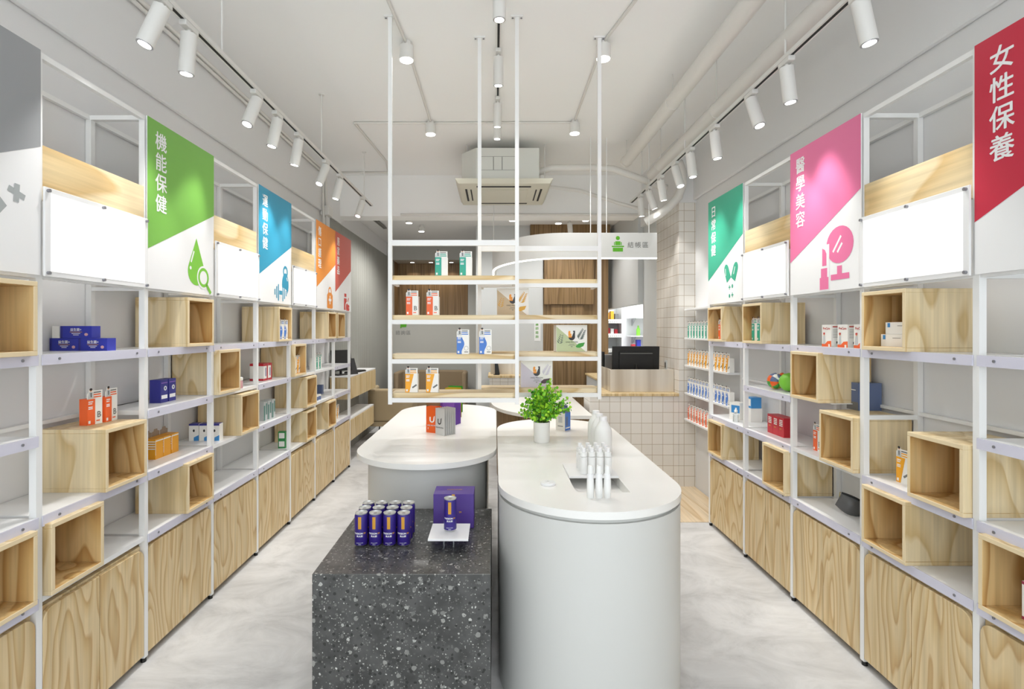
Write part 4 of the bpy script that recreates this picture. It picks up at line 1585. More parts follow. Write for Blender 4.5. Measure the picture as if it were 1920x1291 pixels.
# potted plant
t = thing('potted_plant', 'bright green leafy plant in a white pot on the near table', 'plant', (0.278, 3.17, TZ))
MB().lathe([(0.044, 0), (0.047, 0.003), (0.0495, 0.12), (0.046, 0.12), (0.044, 0.10), (0.001, 0.10)], 'pot', n=32).build('pot', t, smooth=40)
MB().lathe([(0.044, 0.098), (0.04, 0.104), (0.001, 0.106)], 'soil', n=20).build('soil', t, smooth=40)
rnd = random.Random(3)
ms, ml = MB(), MB()
for k in range(64):
    az = rnd.uniform(0, 2 * PI)
    q = rnd.random() ** 0.5
    ex, ey = 0.165 * q * math.cos(az) + 0.015, 0.12 * q * math.sin(az)
    ez = 0.345 - 0.17 * q * q + rnd.uniform(-0.06, 0.03)
    ez = max(ez, 0.165)
    p0 = Vector((0.02 * math.cos(az), 0.02 * math.sin(az), 0.10))
    p3 = Vector((ex, ey, ez))
    p1 = p0 + Vector((0, 0, (ez - 0.1) * 0.6))
    pts = [(p0 * (1 - s) ** 2 + p1 * 2 * s * (1 - s) + p3 * s * s) for s in [j / 6 for j in range(7)]]
    ms.tube(pts, 0.0012, 'stem', 5)
    for s in [0.38 + 0.62 * j / 9 for j in range(10)]:
        c = p0 * (1 - s) ** 2 + p1 * 2 * s * (1 - s) + p3 * s * s
        for _ in range(3):
            d = Vector((rnd.gauss(0, 1), rnd.gauss(0, 1), rnd.gauss(0.45, 0.8))).normalized()
            sd_ = d.cross(Vector((rnd.gauss(0, 1), rnd.gauss(0, 1), rnd.gauss(0, 1)))).normalized()
            L_ = rnd.uniform(0.013, 0.022)
            wv = L_ * 0.46
            c0 = c + d * 0.002
            nrm = d.cross(sd_) * 0.0015
            ml.add([c0, c0 + d * L_ * .35 + sd_ * wv + nrm, c0 + d * L_ * .75 + sd_ * wv * .8 + nrm, c0 + d * L_, c0 + d * L_ * .75 - sd_ * wv * .8 + nrm, c0 + d * L_ * .35 - sd_ * wv + nrm],
                   [(0, 1, 2, 3), (0, 3, 4, 5)], rnd.choice(['leaf_a', 'leaf_a', 'leaf_b', 'leaf_b', 'leaf_c']))
ms.build('stems', t, smooth=60)
ml.build('foliage', t)

# blue and white carton behind the plant
t = thing('gable_carton', 'blue and white gable carton standing behind the potted plant', 'carton', (0.455, 3.56, TZ), R(-38))
m_ = MB().box(-0.035, 0.035, -0.035, 0.035, 0, 0.115, 'carton')
m_.prism([], 0, 0, 'carton') if False else None
m_.add([(-0.035, -0.035, 0.115), (0.035, -0.035, 0.115), (0.035, 0.035, 0.115), (-0.035, 0.035, 0.115), (-0.035, 0, 0.15), (0.035, 0, 0.15), (-0.035, 0, 0.165), (0.035, 0, 0.165)],
       [(0, 1, 5, 4), (2, 3, 4, 5), (1, 2, 5), (3, 0, 4), (4, 5, 7, 6)], 'slate')
m_.build('carton_body', t)
m_ = MB()
for F in (((0.035, 0, 0), (0, 1, 0), (0, 0, 1)),):
    m_.rect(F, -0.035, 0.035, 0, 0.115, 'blue')
    m_.rect(F, -0.025, 0.0, 0.03, 0.09, 'slate', 0.001)
    m_.rect(F, -0.028, 0.028, 0.012, 0.02, 'carton', 0.001)
m_.build('print', t)
Fw = ((0, -0.035, 0), (1, 0, 0), (0, 0, 1))
MB().rect(Fw, -0.02, 0.02, 0.025, 0.03, 'ink_grey').rect(Fw, -0.015, 0.015, 0.05, 0.09, 'pale_panel').build('side_print', t)


# ------------------------------------------------------------------ lamps
def lamp_light(parent, loc, aim, power, size_deg, blend, r, col=(1, 0.985, 0.96)):
    d = bpy.data.lights.new('beam', 'SPOT')
    d.energy = power
    d.spot_size = R(size_deg)
    d.spot_blend = blend
    d.shadow_soft_size = r
    d.color = col
    o = bpy.data.objects.new('beam', d)
    COL.objects.link(o)
    o.parent = parent
    o.location = loc
    o.rotation_euler = Vector(aim).to_track_quat('-Z', 'Y').to_euler()
    return o


def downlight(x, y, z, label, power, r=0.045, h=0.085, deg=128, collar=True):
    t = thing('ceiling_downlight', label, 'downlight', (x, y, z))
    m = MB()
    m.cyl((0, 0, -0.03 - h), (0, 0, -0.03), r, 'lamp_white', 28)
    m.build('housing', t, smooth=40)
    if collar:
        MB().cyl((0, 0, -0.03), (0, 0, 0), r * 0.62, 'lamp_white', 20).build('mounting_collar', t, smooth=40)
    MB().cyl((0, 0, -0.0345 - h), (0, 0, -0.03 - h), r * 0.88, 'lens', 24).build('lens', t, smooth=40)
    lamp_light(t, (0, 0, -0.05 - h), (0, 0, -1), power, deg, 0.6, 0.05)


for nm, x, y in (('front left', -0.555, 3.345), ('rear left', -0.557, 4.62), ('front right', 0.677, 3.33), ('rear right', 0.687, 4.60)):
    downlight(x, y, ZC, 'white cylinder downlight on the white ceiling, %s of four' % nm, P_DOWN)
for nm, x, y in (('leftmost', -1.12, 6.95), ('second from left', -1.04, 7.55), ('third from left', 0.224, 6.8), ('fourth from left', 0.83, 6.98), ('rightmost', 1.156, 6.8)):
    downlight(x, y, 2.97, 'white cylinder downlight on the dim rear ceiling, %s' % nm, P_BACK if x < 0 else P_BACK * 0.3, r=0.045, h=0.06, deg=155)
for i, x in enumerate((-1.46, -1.13, -0.77)):
    t = thing('recessed_light', 'small recessed light over the walnut niche, %s one' % ('left', 'middle', 'right')[i], 'light', (x, 9.42, 2.678))
    MB().cyl((0, 0, -0.004), (0, 0, 0), 0.042, 'lamp_white', 20).build('trim_ring', t, smooth=40)
    MB().cyl((0, 0, -0.006), (0, 0, -0.004), 0.034, 'lens', 20).build('lens', t, smooth=40)
    lamp_light(t, (0, 0, -0.03), (0, 0, -1), 5, 120, 0.6, 0.03, (1, 0.9, 0.78))

pipe_later = [((-1.62, 7.0, 2.955), (-1.60, 7.7, 2.955)), ((-1.58, 7.0, 2.955), (-1.575, 7.7, 2.955))]
# smoke detector on the rear ceiling
tag(MB().lathe([(0.02, -0.045), (0.04, -0.03), (0.05, -0.012), (0.05, 0)], 'lamp_white', n=24).build('smoke_detector', smooth=40, loc=(-1.0, 6.95, 2.97)), 'round white smoke detector beside the rear ceiling downlights', 'smoke detector')


def spot(name_lab, x, y, zt_, aim, power, length=0.165, r=0.0325, deg=62):
    """aim: direction the cylinder points; it hangs at (x, y) from the track underside zt_."""
    t = thing('track_spotlight', name_lab, 'spotlight', (x, y, zt_))
    d = Vector(aim).normalized()
    MB().box(-0.017, 0.017, -0.05, 0.05, -0.024, 0.0, 'lamp_white').build('adapter', t, bevel=0.004)
    p = Vector((0, 0, -0.024))
    q = Vector((0, 0, -0.044))
    MB().cyl(p, q, 0.009, 'lamp_white', 12).build('swivel', t)
    MB().cyl(q - d * 0.005, q + d * length, r, 'lamp_white', 28).build('housing', t, smooth=40, bevel=0.002)
    e = q + d * length
    MB().cyl(e - d * 0.001, e + d * 0.003, r * 0.97, 'chrome', 24).build('reflector_ring', t, smooth=40)
    MB().cyl(e + d * 0.0025, e + d * 0.0045, r * 0.74, 'lens', 20).build('lens', t, smooth=40)
    lamp_light(t, e + d * 0.02, d, power, deg, 0.7, 0.025)
    MB().tube([q + Vector((0.01, 0.012, 0.02)), q + Vector((0.02, 0.03, 0.0)) + d * 0.03, q + d * 0.05 + d.orthogonal().normalized() * r], 0.002, 'lamp_white', 6).build('cable', t)


def track(x, z, y0, y1, label, rods, slot=True):
    t = thing('lighting_track', label, 'track', (x, 0, z))
    MB().box(-0.017, 0.017, y0, y1, 0, 0.02, 'lamp_white').build('rail', t)
    MB().box(-0.007, 0.007, y0 + 0.01, y1 - 0.01, -0.001, 0.001, 'dark_slot').build('slot', t)
    for y in rods:
        r_ = MB().cyl((0, y, 0.02), (0, y, ZC - z), 0.005, 'lamp_white', 10).build('hanger_rod', t)
        MB().cyl((0, y, ZC - z - 0.006), (0, y, ZC - z), 0.022, 'lamp_white', 14).build('ceiling_cap', r_)


XT, ZT = -1.331, 2.822
track(XT, ZT, 0.4, 5.75, 'white lighting track suspended along the left wall', (1.2, 2.6, 4.095, 5.43))
LS = [(2.128, (-.32, -0.16, -1), 'nearest', 62), (2.32, (-.10, .05, -1), 'second', 62), (2.98, (-.155, -.27, -.80), 'third', 44), (3.265, (-.20, -.05, -1), 'fourth', 62), (3.62, (-.20, .05, -1), 'fifth', 62),
      (4.20, (-.16, -.27, -.70), 'sixth', 44), (4.58, (-.22, -.05, -1), 'seventh', 62), (5.36, (-.17, -.24, -.75), 'farthest', 48)]
for y, aim, nm, dg in LS:
    spot('white cylinder spotlight on left suspended track, %s from the camera' % nm, XT, y, ZT, aim, P_TRACK, deg=dg)
XT2 = 1.432
track(XT2, ZT, 0.4, 5.6, 'white lighting track suspended along the right wall', (1.3, 2.63, 4.02, 5.2))
RS = [(2.09, (.18, -.05, -1), 'nearest', 62), (2.62, (.12, .0, -1), 'second', 62), (2.983, (.135, -.22, -.80), 'third', 44), (3.48, (.12, 0, -1), 'fourth', 62), (3.91, (.1, -.05, -1), 'fifth', 62), (4.237, (.13, -.26, -.80), 'sixth', 44),
      (4.61, (.2, .1, -1), 'seventh', 62), (4.97, (.40, .1, -1), 'eighth', 62), (5.245, (.1, .1, -1), 'farthest', 62)]
for y, aim, nm, dg in RS:
    spot('white cylinder spotlight on right suspended track, %s from the camera' % nm, XT2, y, ZT, aim, P_TRACK if y < 4.8 else P_TRACK * 0.5, deg=dg)
track(0.022, ZC - 0.02, 1.2, 4.9, 'white lighting track fixed along the middle of the ceiling', ())
for y, aim, nm in ((2.70, (0, 0.06, -1), 'nearest'), (3.42, (0, .15, -1), 'second'), (4.12, (-.02, .2, -1), 'third'), (4.40, (-.02, 0.05, -1), 'farthest')):
    spot('white cylinder spotlight on the middle ceiling track, %s from the camera' % nm, 0.022, y, ZC - 0.02, aim, P_MID, deg=80)
tag(MB().cyl((1.0, 7.15, 2.97), (1.0, 7.15, 2.93), 0.012, 'lamp_white', 10).cyl((1.0, 7.15, 2.93), (1.02, 7.2, 2.78), 0.035, 'lamp_white', 20).build('track_spotlight', smooth=40),
    'small white spotlight on the rear ceiling near the walnut wall', 'spotlight')

# ------------------------------------------------------------------ pipes, conduits and air conditioner
def pipe(name, pts, r, m, label, cat='pipe', n=12, group=None):
    o = MB().tube(pts, r, m, n).build(name, smooth=60)
    return tag(o, label, cat, group)


def big_pipe(x, z, y1, clamps, label):
    t = thing('exposed_pipe', label, 'pipe', (x, 0, z))
    MB().cyl((0, -1.5, 0), (0, y1, 0), 0.052, 'pipe_white', 28).build('pipe_run', t, smooth=40)
    for y in clamps:
        c = MB().cyl((0, y - 0.012, 0), (0, y + 0.012, 0), 0.055, 'pipe_white', 28).build('clamp', t, smooth=40)
        MB().cyl((0, y, 0.05), (0, y, ZC - z), 0.004, 'pipe_white', 8).build('hanger_rod', c)


big_pipe(1.255, 3.10, 5.12, (3.77, 5.08), 'thick white pipe under the ceiling, inner of two')
big_pipe(1.475, 2.95, 5.0, (3.55, 4.75), 'thick white pipe above the right lighting track, outer of two')
pipe('conduit', [(-0.62, 2.3, ZC - 0.012), (-0.555, 3.35, ZC - 0.012), (-0.557, 4.60, ZC - 0.010)], 0.009, 'pipe_white', 'thin white conduit on ceiling linking the left downlights', 'conduit')
pipe('conduit', [(0.88, 2.35, ZC - 0.012), (0.677, 3.33, ZC - 0.012), (0.687, 4.60, ZC - 0.010)], 0.009, 'pipe_white', 'thin white conduit on ceiling linking the right downlights', 'conduit')
pipe('conduit', [(-1.22, 4.63, ZC - 0.012), (-0.557, 4.635, ZC - 0.012), (0.687, 4.625, ZC - 0.010)], 0.009, 'pipe_white', 'thin white conduit crossing the ceiling between rear downlights', 'conduit')
pipe('conduit', [(-1.22, 4.63, ZC - 0.012), (-1.16, 5.7, ZC - 0.012), (-1.22, 6.1, ZC - 0.012), (-1.75, 6.1, ZC - 0.012)], 0.010, 'pipe_white', 'thin white conduit bending towards the left wall', 'conduit')
pipe('conduit', [(XL + 0.05, 0.3, 3.16), (XL + 0.05, 5.55, 3.16), (XL + 0.05, 5.65, 3.10), (XL + 0.05, 5.68, 2.6)], 0.014, 'pipe_white', 'twin conduit along the top of left wall, upper one', 'conduit')
pipe('conduit', [(XL + 0.05, 0.3, 3.125), (XL + 0.05, 5.45, 3.125), (XL + 0.05, 5.55, 3.07), (XL + 0.05, 5.58, 2.6)], 0.011, 'pipe_white', 'twin conduit along the top of left wall, lower one', 'conduit')
tag(MB().box(XL + 0.005, XL + 0.10, 5.60, 5.74, 2.70, 2.80, 'lamp_white').build('junction_box', bevel=0.008), 'white junction box where wall conduits end above orange banner', 'junction box')
pipe('conduit', [(-1.1, 6.225, 2.835), (1.75, 6.225, 2.835)], 0.014, 'pipe_white', 'white conduit along the lower edge of the rear beam', 'conduit')
tag(MB().box(XR - 0.03, XR, 4.55, 4.66, 1.90, 1.99, 'lamp_white').build('wall_outlet', bevel=0.004), 'small white box on right wall beside teal banner', 'outlet')

for i, (a, b) in enumerate(pipe_later):
    pipe('conduit', [a, b], 0.014, 'ink_grey', 'dark conduit under the dim rear ceiling near left wall, %s one' % ('outer', 'inner')[i], 'conduit')
t = thing('air_conditioner', 'white ceiling cassette air conditioner hanging above the checkout', 'air conditioner', (0.085, 5.0, 0))
MB().prism([(-0.265, 0.04), (0.335, 0.04), (0.335, 0.86), (-0.265, 0.86), (-0.41, 0.70), (-0.41, 0.21)], 2.90, 3.21, 'ac_white').build('body', t, bevel=0.004)
m_ = MB()
Fa = ((0, 0.04, 0), (1, 0, 0), (0, 0, 1))
for x0, x1 in ((-0.23, -0.10), (-0.098, -0.018), (-0.016, 0.115)):
    for e in ((x0, x0 + .003, 3.0, 3.13), (x1 - .003, x1, 3.0, 3.13), (x0, x1, 3.0, 3.003), (x0, x1, 3.127, 3.13)):
        m_.rect(Fa, e[0], e[1], e[2], e[3], 'ink_grey', 0.0015)
m_.build('access_panels', t)
pz = 2.858
m_ = MB()
m_.add([(-0.46, -0.04, pz + 0.045), (0.46, -0.04, pz + 0.045), (0.46, 0.88, pz + 0.045), (-0.46, 0.88, pz + 0.045),
        (-0.43, -0.01, pz), (0.43, -0.01, pz), (0.43, 0.85, pz), (-0.43, 0.85, pz)],
       [(0, 1, 2, 3), (4, 7, 6, 5), (0, 4, 5, 1), (1, 5, 6, 2), (2, 6, 7, 3), (3, 7, 4, 0)], 'ac_cream')
m_.build('fascia', t, bevel=0.006)
MB().box(-0.24, 0.24, 0.20, 0.64, pz - 0.006, pz, 'ac_cream').build('intake_grille', t, bevel=0.003)
m_ = MB()
for x in [-0.22 + 0.02 * i for i in range(23)]:
    m_.box(x - 0.002, x + 0.002, 0.22, 0.62, pz - 0.0075, pz - 0.006, 'ac_cream')
m_.build('grille_slats', t)
for b in ((-0.26, 0.26, 0.07, 0.115), (-0.26, 0.26, 0.75, 0.785), (-0.375, -0.355, 0.18, 0.66), (0.355, 0.375, 0.18, 0.66), (-0.325, -0.312, 0.2, 0.64), (0.312, 0.325, 0.2, 0.64)):
    MB().box(*b, pz - 0.002, pz + 0.001, 'dark_slot').build('outlet_slot', t)
for x, y in ((-0.36, 0.2), (0.40, 0.2), (-0.36, 0.75), (0.40, 0.75)):
    MB().cyl((x, y, 2.95), (x, y, ZC), 0.005, 'pipe_white', 8).build('hanger_rod', t)
pipe('refrigerant_pipe', [(0.42, 5.25, 3.04), (0.55, 5.2, 3.07), (0.95, 5.2, 3.075), (1.15, 5.2, 3.06), (1.35, 5.2, 2.99), (1.55, 5.2, 2.91), (1.68, 5.22, 2.88)], 0.032, 'pipe_white', 'insulated white pipe curving from the air conditioner to the right', 'pipe')
pipe('refrigerant_pipe', [(0.45, 5.5, 2.98), (0.9, 5.6, 2.95), (1.3, 5.6, 2.82), (1.62, 5.55, 2.72)], 0.018, 'pipe_white', 'thin white drain pipe sloping behind the insulated pipe', 'pipe')
pipe('flexible_hose', [(1.62, 4.9, 3.05), (1.70, 4.92, 3.03), (1.74, 4.95, 2.95), (1.75, 4.98, 2.85), (1.72, 5.0, 2.74), (1.64, 5.01, 2.65), (1.55, 5.05, 2.58), (1.44, 5.1, 2.52)], 0.04, 'pipe_white', 'thick white hose looping down beside the tiled pier', 'hose')

# ------------------------------------------------------------------ checkout: curved fascia, desk, counter
def curve_path(cx, y0, ax, ay, xr, yend, n=18):
    p = [(xr, y0), (cx, y0)]
    p += [(cx - ax * math.sin(a), y0 + ay - ay * math.cos(a)) for a in [PI / 2 * j / n for j in range(1, n + 1)]]
    p.append((cx - ax, yend))
    return p


def ribbon(path, t_, z0, z1, m):
    """A wall of thickness t_ along a plan path (offset to the back)."""
    mb = MB()
    P = [Vector(p) for p in path]
    off = []
    for i, p in enumerate(P):
        d = (P[min(i + 1, len(P) - 1)] - P[max(i - 1, 0)]).normalized()
        off.append(p + Vector((d.y, -d.x)) * t_)
    n = len(P)
    vs = [(p.x, p.y, z) for z in (z0, z1) for p in P] + [(p.x, p.y, z) for z in (z0, z1) for p in off]
    fs = []
    for i in range(n - 1):
        fs += [(i, n + i, n + i + 1, i + 1), (2 * n + i, 2 * n + i + 1, 3 * n + i + 1, 3 * n + i), (n + i, 3 * n + i, 3 * n + i + 1, n + i + 1), (i, i + 1, 2 * n + i + 1, 2 * n + i)]
    fs += [(0, 2 * n, 3 * n, n), (n - 1, 2 * n - 1, 4 * n - 1, 3 * n - 1)]
    return mb.add(vs, fs, m)


t = thing('checkout_sign', 'white curved fascia with green cashier icon above the checkout', 'sign', (0, 0, 0))
path = curve_path(0.66, 5.0, 0.69, 1.2, 1.52, 6.6)
ribbon(path, 0.05, 2.17, 2.402, 'fascia_white').build('fascia', t, smooth=30)
ribbon([(x, y) for x, y in path], 0.022, 2.158, 2.1695, 'led').build('led_strip', t, smooth=30)
m_ = MB()
Fs = ((0, 5.0, 0), (1, 0, 0), (0, 0, 1))
m_.disc(Fs, 1.152, 2.352, 0.019, 0.019, 'sign_green')
m_.rect(Fs, 1.128, 1.176, 2.285, 2.322, 'sign_green')
m_.rect(Fs, 1.116, 1.124, 2.285, 2.315, 'sign_green')
m_.rect(Fs, 1.180, 1.188, 2.285, 2.315, 'sign_green')
m_.rect(Fs, 1.095, 1.21, 2.268, 2.280, 'sign_green')
m_.rect(Fs, 1.105, 1.20, 2.225, 2.262, 'sign_green')
m_.build('icon', t)
m_ = MB()
for i, ch in enumerate('結帳區'):
    m_.text(Fs, ch, 1.272 + 0.069 * i, 2.287, 0.060, 'ink_grey', bold=0.006)
m_.build('lettering', t)
for x, y in ((0.90, 5.02), (1.05, 5.02), (-0.015, 6.15), (1.45, 5.02)):
    MB().cyl((x, y, 2.402), (x, y, ZC if y < 6 else 2.97), 0.004, 'steel_paint', 8).build('hanger_wire', t)

t = thing('checkout_desk', 'curved checkout desk with white top and walnut front', 'desk', (0, 0, 0))
p1 = curve_path(0.52, 4.68, 0.56, 0.89, 0.86, 6.4)
MB().prism(([(0.86, 6.4)] + p1)[::-1], 0.71, 0.74, 'solid_surface').build('desk_top', t, smooth=30, bevel=0.002)
p2 = curve_path(0.52, 4.74, 0.50, 0.85, 0.84, 6.38)
MB().prism(([(0.84, 6.38)] + p2)[::-1], 0.0, 0.71, 'walnut').build('front', t, smooth=30)

t = thing('service_counter', 'tiled service counter with oak ledge and steel screen', 'counter', (0, 0, 0))
MB().box(0.90, 1.747, 5.07, 5.40, 0, 0.862, 'square_tile').build('tiled_front', t)
MB().box(0.89, 1.748, 5.06, 5.75, 0.862, 0.887, 'oak').build('ledge', t, bevel=0.003)
MB().box(1.123, 1.745, 5.20, 5.215, 0.887, 1.106, 'brushed_steel').build('steel_screen', t, bevel=0.002)
MB().box(1.123, 1.138, 5.216, 5.70, 0.887, 1.106, 'brushed_steel').build('steel_return', t, bevel=0.002)
MB().box(1.28, 1.747, 5.75, 7.45, 0.0, 0.862, 'pale_panel').build('return_body', t)
MB().box(1.26, 1.748, 5.755, 7.46, 0.862, 0.887, 'oak').build('return_ledge', t, bevel=0.003)
t = thing('service_counter', 'small rear counter with steel back and oak ledge before the partition', 'counter', (0, 0, 0))
MB().box(-0.07, 0.62, 7.0, 7.5, 0, 0.86, 'square_tile').build('tiled_front', t)
MB().box(-0.09, 0.63, 6.98, 7.55, 0.86, 0.89, 'oak').build('ledge', t, bevel=0.003)
MB().box(-0.06, 0.62, 7.2, 7.22, 0.89, 1.065, 'brushed_steel').build('steel_screen', t)


def monitor(loc, rz, w, h, label, tilt=0.0, z=0.18):
    t = thing('monitor', label, 'monitor', loc, rz)
    M = Matrix.Translation((0, 0, z)) @ Matrix.Rotation(tilt, 4, 'X')
    m = MB().box(-w / 2, w / 2, -0.014, 0.014, 0, h, 'black')
    m.box(-w * 0.36, w * 0.36, 0.014, 0.032, h * 0.12, h * 0.82, 'black')
    o = m.build('casing', t, bevel=0.004)
    o.matrix_local = M
    o = MB().box(-w / 2 + 0.012, w / 2 - 0.012, -0.0152, -0.014, 0.014, h - 0.012, 'dark_plastic').build('screen', t)
    o.matrix_local = M
    o = MB().box(-w * 0.34, w * 0.34, 0.032, 0.0335, h * 0.76, h * 0.78, 'ink_grey').build('vent', t)
    o.matrix_local = M
    MB().cyl((0, 0.03, 0.006), (0, 0.035, z + h * 0.4), 0.014, 'black', 14).build('stand', t)
    MB().box(-0.09, 0.09, -0.04, 0.11, 0, 0.01, 'black').build('foot', t, bevel=0.003)


monitor((1.42, 5.40, 0.887), PI, 0.475, 0.30, 'black monitor seen from behind over the steel counter screen', R(-4), 0.14)
t = thing('payment_terminal', 'black screen on silver stand left of the counter monitor', 'terminal', (1.26, 5.95, 0.887))
MB().box(-0.07, -0.045, -0.05, 0.14, 0.10, 0.36, 'black').build('screen_back', t, bevel=0.004)
MB().box(-0.045, 0.05, -0.06, 0.06, 0.17, 0.33, 'silver').build('bracket', t, bevel=0.004)
MB().cyl((0.03, 0, 0), (0.03, 0, 0.17), 0.03, 'chrome', 20).build('stand', t, smooth=40)
MB().cyl((0.03, -0.02, 0), (0.03, -0.02, 0.012), 0.07, 'silver', 24).build('foot', t, smooth=40)
t = thing('wall_socket', 'small dark wall socket on the tiled pier by the counter', 'socket', (1.749, 5.45, 1.13))
MB().box(-0.008, 0.0, -0.03, 0.03, -0.05, 0.05, 'pale_panel').build('plate', t)
MB().box(-0.011, -0.008, -0.018, 0.018, -0.025, 0.03, 'charcoal').build('insert', t)
tag(MB().cyl((1.30, 6.35, 0.912), (1.42, 6.42, 0.912), 0.024, 'lime', 16).cyl((1.42, 6.42, 0.912), (1.45, 6.437, 0.912), 0.013, 'carton', 12).build('green_bottle', smooth=40),
    'green bottle lying on the counter return ledge', 'bottle')
t = thing('card_stand', 'black wedge display standing on the rear counter ledge', 'stand', (0.02, 7.1, 0.89))
MB().prism([(-0.04, -0.02), (0.04, -0.02), (0.04, 0.02), (-0.04, 0.02)], 0.0, 0.008, 'black').build('foot', t)
MB().add([(-0.02, -0.03, 0.008), (0.045, -0.03, 0.008), (-0.01, -0.02, 0.32), (-0.025, -0.02, 0.32), (-0.02, 0.03, 0.008), (0.045, 0.03, 0.008), (-0.01, 0.0, 0.32), (-0.025, 0.0, 0.32)],
         [(0, 1, 2, 3), (5, 4, 7, 6), (1, 5, 6, 2), (4, 0, 3, 7), (3, 2, 6, 7), (0, 4, 5, 1)], 'black').build('wedge', t)

# dispensary seen through the opening
t = thing('medicine_cabinet', 'white medicine cabinet full of drawers seen through the opening', 'cabinet', (1.66, 8.25, 0))
m_ = MB()
m_.box(0, 0.015, 0, 0.34, 0, 1.95, 'shelf_white').box(0.30, 0.315, 0, 0.34, 0, 1.95, 'shelf_white').box(0, 0.315, 0.325, 0.34, 0, 1.95, 'pale_panel')
m_.build('carcass', t)
for z in (0.9, 1.15, 1.38, 1.6):
    s_ = MB().box(0.015, 0.30, 0.0, 0.325, z, z + 0.015, 'shelf_white').build('shelf', t)
    q = MB().box(0.015, 0.30, -0.012, -0.002, z - 0.01, z + 0.05, 'carton')
    for i in range(9):
        q.box(0.03 + i * 0.031, 0.038 + i * 0.031, -0.014, -0.012, z + 0.005, z + 0.018, 'ink_grey')
    q.build('drawer_front', s_)
for i, (x, z, c, h) in enumerate(((0.10, 1.617, 'gold', 0.14), (0.17, 1.617, 'ochre', 0.16), (0.24, 1.617, 'ink_grey', 0.12), (0.05, 1.397, 'pinkish', 0.11), (0.11, 1.397, 'jar_red', 0.12), (0.17, 1.397, 'carton', 0.11), (0.23, 1.397, 'red', 0.10))):
    carton('medicine_carton', 0.05, 0.1, h, c, None, (1.66 + x, 8.37, z), 0, 'medicine carton in the dispensary cabinet, %s from left on %s shelf' % (ORD[i % 3 if i < 3 else i - 3], 'upper' if i < 3 else 'lower'), group='dispensary cartons')
for i, z in enumerate((1.67, 1.38)):
    t = thing('bracket_shelf', 'white bracket shelf on the lit dispensary wall, %s one' % ('upper', 'lower')[i], 'shelf', (2.2, 8.45, z))
    MB().box(-0.08, 0.38, -0.12, 0.14, 0, 0.015, 'shelf_white').build('board', t)
    for x in (0.0, 0.3):
        MB().add([(x, 0.14, 0), (x + 0.012, 0.14, 0), (x, -0.1, 0), (x + 0.012, -0.1, 0), (x, 0.14, -0.12), (x + 0.012, 0.14, -0.12)], [(0, 2, 4), (1, 5, 3), (0, 1, 3, 2), (2, 3, 5, 4), (0, 4, 5, 1)], 'silver').build('bracket', t)
carton('square_carton', 0.09, 0.1, 0.09, 'carton', None, (2.28, 8.45, 1.685), 0, 'white box on the upper dispensary bracket shelf')
m_ = MB().lathe([(0.03, 0), (0.03, 0.1), (0.012, 0.13), (0.012, 0.16)], 'lime', n=18)
tag(m_.build('spray_bottle', smooth=40, loc=(2.27, 8.45, 1.395)), 'green bottle on the lower dispensary bracket shelf', 'bottle')
carton('tall_carton', 0.06, 0.1, 0.17, 'royal', None, (2.26, 8.42, 1.16), 0, 'blue box below the dispensary bracket shelves')
carton('tall_carton', 0.05, 0.1, 0.1, 'jar_red', None, (2.18, 8.42, 1.16), 0, 'red box below the dispensary bracket shelves')
t = thing('work_table', 'white work table under the dispensary bracket shelves', 'table', (2.28, 8.35, 0))
MB().box(-0.29, 0.3, -0.25, 0.24, 1.13, 1.16, 'shelf_white').build('table_top', t)
MB().box(-0.28, 0.29, -0.22, 0.23, 0.0, 1.13, 'pale_panel').build('body', t)
d = bpy.data.lights.new('dispensary_lamp', 'AREA')
d.energy = P_DISP
d.size = 0.5
d.color = (0.95, 0.98, 1.0)
t = thing('ceiling_panel_light', 'square ceiling light inside the dispensary', 'light', (2.2, 7.6, 2.97))
MB().box(-0.27, 0.27, -0.27, 0.27, -0.03, 0, 'lamp_white').build('housing', t)
o = bpy.data.objects.new('dispensary_lamp', d)
COL.objects.link(o)
o.parent = t
o.location = (0, 0, -0.04)

# notice and wall lettering
t = thing('wall_notice', 'small white notice with green lettering beside the walnut wall', 'sign', (0.605, 7.6, 1.5))
MB().box(-0.045, 0.045, -0.004, 0, -0.17, 0.10, 'shelf_white').build('plate', t)
m_ = MB()
for i, ch in enumerate('藥師諮詢'):
    m_.text(((0, -0.004, 0), (1, 0, 0), (0, 0, 1)), ch, -0.006, 0.065 - 0.058 * i, 0.045, 'sign_green', bold=0.01)
m_.build('lettering', t)
t = thing('area_sign', 'grey lettering with green icon on the far grey wall', 'sign', (-1.565, 9.1, 1.486))
m_ = MB()
Fz = ((0, 0, 0), (1, 0, 0), (0, 0, 1))
for i, ch in enumerate('諮詢區'):
    m_.text(Fz, ch, -0.09 + 0.09 * i, -0.05, 0.08, 'ink_grey', 0.002)
m_.build('lettering', t)
m_ = MB().poly(Fz, [(-0.05, 0.045), (0.05, 0.045), (0.065, 0.12), (-0.045, 0.12)], 'sign_green', 0.002)
m_.poly(Fz, [(-0.045, 0.02), (-0.02, 0.046), (-0.05, 0.046)], 'sign_green', 0.002)
m_.build('icon', t)

